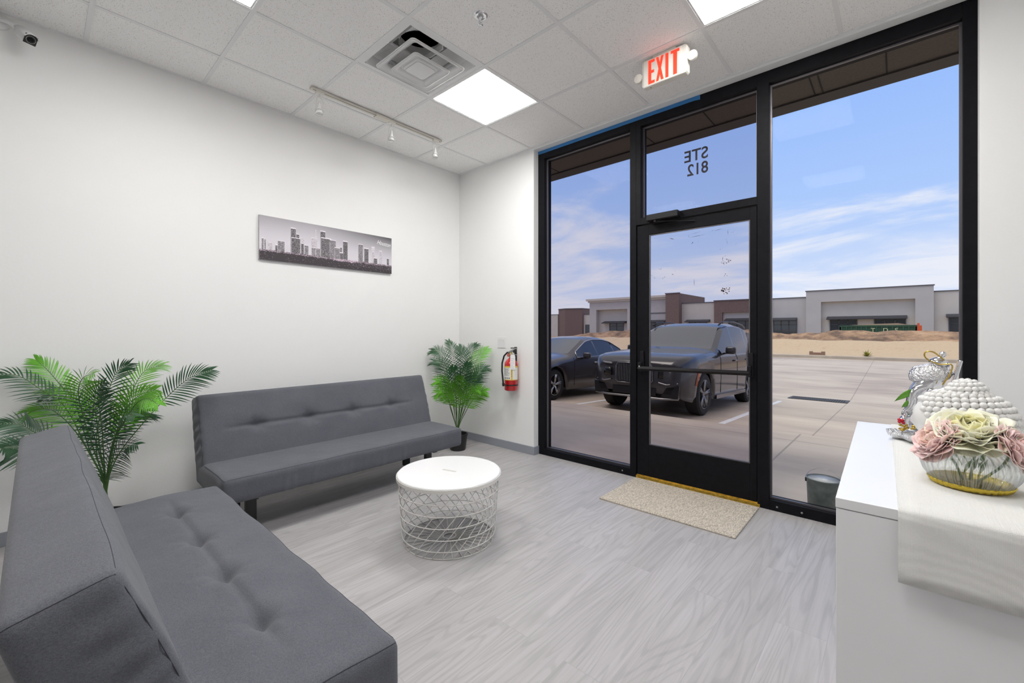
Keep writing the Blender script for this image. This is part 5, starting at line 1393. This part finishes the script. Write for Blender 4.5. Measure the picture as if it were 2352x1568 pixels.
    # door seams and mirrors
    for s_ in (1, -1):
        for y in sp['seams']:
            sd = MB()
            w = interp(sp['w'], y); zt_ = interp(sp['belt'], y)
            sd.tube([(s_ * (w - 0.003), y, sp['sill'] + 0.10), (s_ * (w + 0.001), y, 0.55 * zt_ + 0.05), (s_ * (w - 0.006), y, zt_ - 0.10), (s_ * (w - 0.043), y, zt_)], 0.004, 4)
            sd.build('door_seam', M_under, t)
    for s_ in (1, -1):
        my, mz = sp['mirror']; w = interp(sp['w'], my)
        mm_ = MB().rbox((0.20, 0.11, 0.15), 0.05, (6, 6, 6), lambda p: p + Vector((s_ * (w + 0.085), my, mz)))
        mm_.tube([(s_ * (w - 0.06), my, mz - 0.07), (s_ * (w + 0.04), my, mz - 0.05)], 0.02, 6)
        mm_.build('side_mirror', paint, t, smooth=True)
    for s_ in (1, -1):
        for y in sp['handles']:
            w = interp(sp['w'], y); z = interp(sp['belt'], y) - 0.14
            MB().rbox((0.03, 0.20, 0.035), 0.012, (2, 4, 2), lambda p: p + Vector((s_ * (w + 0.012), y, z))).build('door_handle', sp['handle_mat'], t, smooth=True)
    return t

M_suv = material('black_car_paint', (0.030, 0.030, 0.036), 0.22, coat=0.6, spec=0.5)
suv = dict(L=5.15, axles=(-1.68, 1.43), wr=0.385, sill=0.27, tumble=0.20, gh=0.7,
    w=[(-2.58, 0.70), (-2.52, 0.80), (-2.38, 0.90), (-2.1, 0.965), (-1.6, 0.985), (1.6, 0.99), (2.2, 0.96), (2.5, 0.88), (2.58, 0.80)],
    belt=[(-2.58, 0.86), (-2.50, 0.98), (-2.3, 1.04), (-1.6, 1.09), (-1.0, 1.12), (0.0, 1.13), (2.0, 1.18), (2.45, 1.10), (2.58, 0.95)],
    roof=[(-2.58, 0.90), (-2.50, 1.02), (-2.2, 1.11), (-1.6, 1.17), (-1.02, 1.22), (-0.85, 1.30), (-0.10, 1.72), (0.25, 1.80), (0.8, 1.835), (1.6, 1.80), (2.05, 1.74), (2.15, 1.70), (2.5, 1.22), (2.58, 1.0)],
    low=[(-2.58, 0.14), (-2.4, 0.04), (-2.2, 0.0), (2.2, 0.0), (2.58, 0.15)],
    side=(-0.78, 2.22), pillars=(0.30, 1.32, 1.95), ws=(-0.94, 0.05), rw=(2.15, 2.48), seams=(-0.85, 0.30, 1.28), mirror=(-0.52, 1.20),
    handles=(0.12, 1.12), spokes=5, twin=True, handle_mat=M_suv)
NOSE = 3.96
ty = NOSE + 2.575
ca_ = -math.atan2(0.35, 8.0)
SUV = car('suv', 'large black SUV parked nose-in beyond the glass door', (0.20, ty, zg(ty)), ca_, suv, M_suv, M_rimd)
yn = -2.575
M_trimb = material('gloss_black_trim', (0.008, 0.008, 0.010), 0.2)
M_trimc = material('dark_chrome', (0.22, 0.22, 0.24), 0.2, metal=1)
for s_ in (1, -1):
    x0, x1 = s_ * 0.03, s_ * 0.36
    gp = [(x0, 0.60), (x0 + s_ * 0.04, 0.56), (x1 - s_ * 0.05, 0.56), (x1, 0.62), (x1 - s_ * 0.01, 0.86), (x1 - s_ * 0.05, 0.92), (x0 + s_ * 0.04, 0.92), (x0, 0.88)]
    gr = MB().prism(gp, yn - 0.03, yn + 0.05).build('grille', M_trimb, SUV)
    MB().tube([(p[0], yn - 0.03, p[1]) for p in gp], 0.012, 6, closed=True).build('grille_surround', M_trimc, gr, smooth=True)
    sl_m = MB()
    for k in range(9): sl_m.box(x0 + s_ * (0.035 + k * 0.033), yn - 0.038, 0.59, x0 + s_ * (0.043 + k * 0.033), yn - 0.03, 0.90)
    sl_m.build('grille_slats', M_rimd, gr)
    hl_ = MB().grid(lambda u, v: Vector((s_ * (0.44 + 0.42 * u), yn + 0.02 + 0.34 * u ** 2.6 - 0.02, 0.885 + 0.030 * v + 0.03 * u)), 10, 1)
    hh = hl_.build('headlight', M_lens, SUV, smooth=True)
    h2 = MB().grid(lambda u, v: Vector((s_ * (0.45 + 0.33 * u), yn + 0.0 + 0.26 * u ** 2.6 - 0.01, 0.67 + 0.15 * v + 0.01 * u)), 8, 2).build('lower_lamp', M_trimb, SUV, smooth=True)
    for hh_ in (hh, h2): q_ = hh_.modifiers.new('t', 'SOLIDIFY'); q_.thickness = 0.03
    MB().prism([(s_ * 0.50, 0.36), (s_ * 0.80, 0.34), (s_ * 0.82, 0.56), (s_ * 0.60, 0.52)], yn - 0.0, yn + 0.35).build('side_intake', M_trimb, SUV)
    MB().tube([(s_ * 0.46, yn - 0.01, 0.60), (s_ * 0.60, yn - 0.01, 0.57), (s_ * 0.78, yn + 0.05, 0.60)], 0.012, 6).build('bumper_trim', M_trimc, SUV)
    MB().tube([(s_ * 0.968, -2.16, 0.56), (s_ * 0.974, -2.12, 0.68), (s_ * 0.976, -2.06, 0.79)], 0.010, 6).build('side_marker', M_amber, SUV, smooth=True)
    MB().tube([(s_ * 0.72, -0.15, 1.735), (s_ * 0.73, 0.1, 1.815), (s_ * 0.735, 0.9, 1.86), (s_ * 0.73, 1.7, 1.825), (s_ * 0.72, 1.95, 1.77)], 0.015, 6).build('roof_rail', M_trimb, SUV, smooth=True)
    MB().box(s_ * 0.93, -1.15, 0.27, s_ * 1.0, 0.92, 0.34).build('running_board', M_trimc, SUV)
MB().box(-0.42, yn - 0.02, 0.36, 0.42, yn + 0.06, 0.50).build('lower_intake', M_trimb, SUV, bevel=0.01)
MB().tube([(-0.80, yn + 0.04, 0.335), (-0.5, yn - 0.02, 0.32), (0.5, yn - 0.02, 0.32), (0.80, yn + 0.04, 0.335)], 0.02, 6).build('skid_trim', M_rimd, SUV, smooth=True)

M_sed = material('dark_grey_car_paint', (0.045, 0.040, 0.048), 0.22, coat=0.6, spec=0.5)
sed = dict(L=4.88, axles=(-1.50, 1.36), wr=0.335, sill=0.20, tumble=0.26, gh=0.5,
    w=[(-2.44, 0.62), (-2.38, 0.74), (-2.2, 0.86), (-1.8, 0.915), (1.6, 0.92), (2.2, 0.86), (2.44, 0.74)],
    belt=[(-2.44, 0.64), (-2.3, 0.72), (-1.6, 0.84), (-0.9, 0.92), (0.0, 0.95), (1.2, 0.99), (1.9, 1.02), (2.38, 0.96), (2.44, 0.85)],
    roof=[(-2.44, 0.67), (-2.3, 0.76), (-1.6, 0.92), (-0.95, 1.00), (-0.80, 1.06), (0.0, 1.40), (0.35, 1.46), (0.8, 1.47), (1.2, 1.42), (1.9, 1.12), (2.0, 1.08), (2.38, 1.02), (2.44, 0.88)],
    low=[(-2.44, 0.08), (-2.2, 0.0), (2.2, 0.0), (2.44, 0.12)],
    side=(-0.62, 1.62), pillars=(0.32, 1.20), ws=(-0.86, 0.05), rw=(1.25, 1.95), seams=(-0.80, 0.34, 1.22), mirror=(-0.42, 0.98),
    handles=(0.15, 1.05), spokes=5, twin=True, handle_mat=M_chrome)
ty2 = 4.35 + 1.50
SED = car('sedan', 'dark sedan at the left edge of the window, beside the black SUV', (-2.72, ty2, zg(ty2)), ca_, sed, M_sed, M_rims)
M_chr = material('window_chrome', (0.6, 0.6, 0.62), 0.15, metal=1)
for s_ in (1, -1):
    def sidept(y, k):
        w = sinterp(sed['w'], y); zb_ = sinterp(sed['belt'], y); zr = sinterp(sed['roof'], y); g = max(0, zr - zb_)
        wrf = w - 0.06 - sed['tumble'] * min(1, g / sed['gh'])
        return (s_ * (wrf + 0.036), y, zr - 0.08) if k else (s_ * (w - 0.038), y, zb_ + 0.004)
    top = [sidept(-0.60 + 2.2 * i / 20, 1) for i in range(21)]; bot = [sidept(-0.66 + 2.35 * i / 20, 0) for i in range(21)]
    MB().tube([bot[0]] + top + [bot[-1]], 0.010, 6).tube(bot, 0.009, 6).build('window_chrome', M_chr, SED, smooth=True)
    h_ = MB().grid(lambda u, v: Vector((s_ * (0.40 + 0.40 * u), -2.455 + 0.30 * u ** 2.4, 0.56 + 0.10 * v)), 8, 2).build('headlight', M_lens, SED, smooth=True); q_ = h_.modifiers.new('t', 'SOLIDIFY'); q_.thickness = 0.03
MB().box(-0.40, -2.47, 0.30, 0.40, -2.43, 0.58).build('grille', M_trimb, SED, bevel=0.02)

# far parked SUV behind, seen past the black one
far = dict(suv); far.update(handle_mat=M_sed)
FARC = car('suv', 'grey SUV far off at the far building, seen past the black SUV', (-12.8, 56.0, -0.30), 0, far, M_sed, M_rims)
# ---------------------------------------------------------------- dirt
def dirt_mat():
    m = material('sandy_soil', srgb(205, 175, 142), 0.95)
    nt = m.node_tree; b = nt.nodes['Principled BSDF']; L = nt.links.new
    t = nt.nodes.new('ShaderNodeTexCoord'); n = nt.nodes.new('ShaderNodeTexNoise'); n.inputs['Scale'].default_value = 1.6; n.inputs['Detail'].default_value = 8
    n.inputs['Roughness'].default_value = 0.65; L(t.outputs['Object'], n.inputs['Vector'])
    at = nt.nodes.new('ShaderNodeVertexColor'); at.layer_name = 'soil'
    r = nt.nodes.new('ShaderNodeMapRange'); r.inputs['From Min'].default_value = 0.3; r.inputs['From Max'].default_value = 0.7; r.inputs['To Min'].default_value = -0.3; r.inputs['To Max'].default_value = 0.3
    L(n.outputs['Fac'], r.inputs['Value'])
    a = nt.nodes.new('ShaderNodeMath'); a.operation = 'ADD'; a.use_clamp = True; L(at.outputs[0], a.inputs[0]); L(r.outputs[0], a.inputs[1])
    rp_ = nt.nodes.new('ShaderNodeValToRGB'); e = rp_.color_ramp.elements
    e[0].position = 0.1; e[0].color = (*srgb(208, 183, 152), 1); e[1].position = 0.95; e[1].color = (*srgb(112, 92, 78), 1)
    q = e.new(0.5); q.color = (*srgb(188, 152, 120), 1)
    L(a.outputs[0], rp_.inputs[0]); L(rp_.outputs[0], b.inputs['Base Color'])
    bp_ = nt.nodes.new('ShaderNodeBump'); bp_.inputs['Strength'].default_value = 0.8; bp_.inputs['Distance'].default_value = 0.15
    n2 = nt.nodes.new('ShaderNodeTexNoise'); n2.inputs['Scale'].default_value = 6; n2.inputs['Detail'].default_value = 6; L(t.outputs['Object'], n2.inputs['Vector'])
    L(n2.outputs['Fac'], bp_.inputs['Height']); L(bp_.outputs[0], b.inputs['Normal'])
    return m
M_dirt = dirt_mat()
def fb(x, y, s, seed=0): return noise.fractal(Vector((x * s, y * s, seed)), 1.0, 2.0, 4)
def dirt(x, y):
    """height, soil darkness"""
    z = -0.14
    left = 1 / (1 + math.exp(-(x + 24.0) / 1.5))            # the heaps fade out to the left
    a = math.exp(-((y - 30.5) / 1.9) ** 2); hf = 0.80 * (0.97 + 0.14 * fb(x, 0, 0.16, 1)) * left
    b = math.exp(-((y - 37.5) / 2.6) ** 2); hb = 1.34 * (0.98 + 0.20 * fb(x, 5, 0.22, 3)) * left
    b += 0.5 * math.exp(-((x + 1.5 - (y - 37) * 0.2) / 3.0) ** 2 - ((y - 36.5) / 3) ** 2) * 0
    z1 = a * hf; z2 = b * hb
    z += z1 + z2 + (0.03 + 0.10 * b + 0.03 * a) * fb(x, y, 0.9, 7) * min(1, (y - 26) / 1.5)
    dark = min(1, max(0, (y - 33.5) / 2.0)) * (0.72 + 0.35 * fb(x, y, 0.25, 9))
    if y > 42: dark = 0.35
    return z, dark
X0, X1, Y0_, Y1_ = -60.0, 22.0, 25.95, 45.0
nx, ny = 330, 74
vs = []; dk_ = []
for j in range(ny + 1):
    y = Y0_ + (Y1_ - Y0_) * j / ny
    for i in range(nx + 1):
        x = X0 + (X1 - X0) * i / nx
        z, d_ = dirt(x, y); vs.append((x, y, z)); dk_.append(d_)
fsd = [(j * (nx + 1) + i, j * (nx + 1) + i + 1, (j + 1) * (nx + 1) + i + 1, (j + 1) * (nx + 1) + i) for j in range(ny) for i in range(nx)]
o = MB().add(vs, fsd).build('dirt_heap', M_dirt, smooth=True)
ca2 = o.data.color_attributes.new('soil', 'FLOAT_COLOR', 'POINT')
fl = []
for d_ in dk_: fl += [d_, d_, d_, 1]
ca2.data.foreach_set('color', fl)
tag(o, 'long heaps of sandy soil and rubble beyond the parking lot curb', 'dirt heap', kind='stuff')
o = MB().box(-260, 44.9, -0.45, 220, 700, -0.32).build('far_ground', material('far_ground_soil', srgb(170, 150, 128), 0.95)); o['kind'] = 'structure'
o = MB().box(-260, 25.9, -0.60, -59.9, 44.9, -0.32).box(21.9, 25.9, -0.6, 220, 44.9, -0.32).build('near_ground', MATS['far_ground_soil']); o['kind'] = 'structure'
# weed and curb blocks
t = thing('weed', 'small yellow-green weed growing at the far curb', 'plant', (2.55, 26.2, -0.14))
wm = MB(); r5 = random.Random(9)
for k in range(60):
    a = r5.uniform(0, 2 * PI); e = r5.uniform(0.2, 1.3); L5 = r5.uniform(0.15, 0.42); d5 = Vector((math.cos(a) * math.cos(e), math.sin(a) * math.cos(e), math.sin(e)))
    sd5 = d5.cross(Vector((0, 0, 1))).normalized() * 0.03; c5 = Vector((2.55, 26.2, -0.14))
    wm.add([c5, c5 + d5 * L5 * 0.6 + sd5, c5 + d5 * L5, c5 + d5 * L5 * 0.6 - sd5], [(0, 1, 2, 3)])
wm.build('foliage', material('weed_leaf', srgb(150, 150, 60), 0.7), t)
o = MB().box(0.05, 25.96, -0.14, 0.75, 26.3, 0.0).box(0.05, 25.96, 0.0, 0.18, 26.3, 0.06).box(0.6, 25.96, 0.0, 0.75, 26.3, 0.06).build('broken_block', material('block_brown', srgb(150, 118, 98), 0.9)); tag(o, 'broken brown block lying at the far curb left of the weed', 'block')

# dumpster
DY = 47.0
t = thing('roll_off_dumpster', 'long green roll-off dumpster with pale letters behind the dirt heaps', 'dumpster', (2.3, DY, -0.32))
M_dg = material('green_container', srgb(48, 84, 62), 0.6, noise_amt=0.15, noise_scale=2)
k0 = (DY + 3.3) / 53.3
dx0, dx1, dzt = 3.7655 + (-0.50 - 3.7655) * k0, 3.7655 + (5.06 - 3.7655) * k0, 1.2187 + (1.755 - 1.2187) * k0
m = MB().box(dx0, DY, -0.1, dx1, DY + 0.08, dzt).box(dx0, DY + 2.3, -0.1, dx1, DY + 2.4, dzt).box(dx0, DY, -0.1, dx0 + 0.08, DY + 2.4, dzt).box(dx1 - 0.08, DY, -0.1, dx1, DY + 2.4, dzt).box(dx0, DY, -0.32, dx1, DY + 2.4, -0.05)
m.box(dx0, DY - 0.07, dzt - 0.14, dx1, DY, dzt)
m.build('container', M_dg, t)
m = MB()
for k in range(15): xx = dx0 + 0.15 + (dx1 - dx0 - 0.3) * k / 14; m.box(xx - 0.05, DY - 0.06, -0.1, xx + 0.05, DY, dzt - 0.14)
m.build('ribs', M_dg, t)
M_let = material('pale_stencil_paint', srgb(180, 190, 150), 0.7)
for ch, xw, zw, sz in (('T', 1.86, 1.12, 0.50), ('D', 2.72, 1.12, 0.50), ('S', 3.56, 1.12, 0.50), ('R', 2.80, 0.80, 0.26)):
    text_mesh('lettering', ch, sz, M_let, (3.7655 + (xw - 3.7655) * k0, DY - 0.075, zw), (PI / 2, 0, 0), t, offset=0.008, extrude=0.004)
o = MB().prism([(dx0 + 0.4, dzt - 0.02), (dx1 - 0.3, dzt - 0.02), (dx1 - 1.2, dzt + 0.16), (dx0 + 2.0, dzt + 0.10)], DY + 0.2, DY + 2.1).build('debris_load', material('lumber_debris', srgb(196, 168, 138), 0.9)); tag(o, 'tan lumber debris piled in the green dumpster', 'debris', kind='stuff')
o = MB().box(dx1 + 0.02, DY - 0.3, -0.3, dx1 + 0.30, DY + 0.6, dzt - 0.05).box(dx1 + 0.02, DY - 0.1, dzt - 0.05, dx1 + 0.16, DY + 0.5, dzt + 0.15).build('orange_barrier', material('orange_plastic', srgb(214, 92, 50), 0.6)); tag(o, 'orange barrier standing at the right end of the green dumpster', 'barrier')

# ---------------------------------------------------------------- far shops
BYF = 65.0
M_bw = material('grey_stucco', srgb(188, 184, 182), 0.9, noise_amt=0.03, noise_scale=1)
M_bw2 = material('light_stucco', srgb(202, 196, 188), 0.9, noise_amt=0.03, noise_scale=1)
M_brick = material('brown_brick', srgb(122, 103, 98), 0.9, noise_amt=0.12, noise_scale=6)
M_cap = material('parapet_cap', srgb(92, 92, 96), 0.6)
M_awn = material('dark_awning', srgb(58, 58, 64), 0.6)
M_bgl = material('shopfront_glass', (0.035, 0.045, 0.05), 0.1, spec=0.8)
M_mull = material('shop_mullion', srgb(80, 82, 86), 0.5)
t = thing('shop_building', 'long grey stucco shop building with awnings across the parking lot', 'building', (-16, BYF, -0.32))
def wall(x0, x1, z1, mat_=M_bw, y=BYF, dep=12, name='wall', cap=True):
    o = MB().box(x0, y, -0.32, x1, y + dep, z1).build(name, mat_, t)
    if cap: MB().box(x0 - 0.08, y - 0.08, z1 - 0.02, x1 + 0.08, y + 0.3, z1 + 0.10).build('parapet_cap', M_cap, o)
    return o
def bay(x0, x1, z1, rx0, rx1, rz, mat_=M_bw, y=BYF, inner=M_bw2, dep=1.0):
    """wall bay with a recess"""
    m = MB().box(x0, y, -0.32, rx0, y + 12, z1).box(rx1, y, -0.32, x1, y + 12, z1).box(rx0, y, rz, rx1, y + 12, z1)
    o = m.build('wall', mat_, t); MB().box(rx0, y + dep, -0.32, rx1, y + dep + 0.4, rz).build('recess_wall', inner, o)
    MB().box(x0 - 0.08, y - 0.08, z1 - 0.02, x1 + 0.08, y + 0.3, z1 + 0.10).build('parapet_cap', M_cap, o)
    return o
def awning(x0, x1, z, y):
    MB().prism([(y, z), (y - 1.1, z - 0.32), (y - 1.1, z - 0.42), (y, z - 0.36)], x0, x1, 'x').build('awning', M_awn, t)
def shopwin(x0, x1, z1, y, n=3):
    o = MB().box(x0, y - 0.03, -0.3, x1, y + 0.02, z1).build('window', M_bgl, t)
    m = MB()
    for k in range(n + 1): xx = x0 + (x1 - x0) * k / n; m.box(xx - 0.05, y - 0.09, -0.3, xx + 0.05, y - 0.03, z1)
    m.box(x0, y - 0.09, z1 - 0.08, x1, y - 0.03, z1).box(x0, y - 0.09, 2.0, x1, y - 0.03, 2.08)
    m.build('mullion', M_mull, o)
# bay A with cornice
o = bay(-38.4, -23.7, 6.55, -37.0, -30.9, 5.0)
MB().box(-38.9, BYF - 0.5, 6.65, -23.7, BYF + 1, 7.0).box(-38.6, BYF - 0.25, 6.35, -23.7, BYF + 1, 6.65).build('cornice', M_bw2, o)
MB().box(-30.0, BYF - 0.06, 4.05, -23.7, BYF, 4.2).build('band', M_cap, o)
awning(-35.9, -31.5, 2.95, BYF + 1.0); shopwin(-34.8, -32.1, 2.7, BYF + 1.0, 2)
shopwin(-28.6, -24.6, 2.9, BYF, 3); awning(-29.0, -24.0, 3.0, BYF)
wall(-23.7, -21.57, 7.1, M_brick, BYF - 1.2, name='brick_tower')
wall(-21.57, -16.65, 5.5, M_bw2); awning(-20.8, -17.3, 2.95, BYF); shopwin(-20.4, -17.8, 2.6, BYF)
o = bay(-16.65, -9.4, 5.66, -15.5, -10.5, 3.9, M_brick, BYF - 0.4, M_bw2, 0.4); awning(-15.1, -11.0, 3.05, BYF); shopwin(-14.7, -11.4, 2.7, BYF)
wall(-9.4, -5.18, 5.62, M_bw); awning(-9.35, -6.25, 3.0, BYF); shopwin(-8.98, -6.3, 2.68, BYF)
bay(-5.18, 6.79, 6.36, -3.58, 5.27, 4.93, M_bw, BYF - 0.6, M_bw2, 0.6)
awning(-2.99, 4.6, 3.05, BYF); shopwin(-2.67, -0.0, 2.62, BYF); shopwin(1.68, 4.45, 2.62, BYF)
wall(6.79, 24, 5.66, M_bw2); awning(7.8, 12.5, 3.1, BYF); shopwin(8.04, 12, 2.75, BYF, 4)
# farther building on the left
t = thing('shop_building', 'distant grey shop building with a brown brick corner tower at far left', 'building', (-66, 95, -0.32))
wall(-95, -67.7, 5.8, M_bw2, 95.6); 
o = MB().prism([(-67.7, 96.0), (-64.4, 94.5), (-60.0, 96.2), (-60.0, 104), (-67.7, 104)], -0.32, 7.2, 'z').build('brick_tower', M_brick, t)
MB().prism([(-67.8, 95.9), (-64.4, 94.4), (-59.9, 96.1), (-59.9, 104.1), (-67.8, 104.1)], 7.2, 7.4, 'z').build('parapet_cap', M_cap, o)
wall(-60.0, -50, 5.6, M_bw2, 97.0)
shopwin(-59.4, -56.0, 2.9, 97.0, 2)
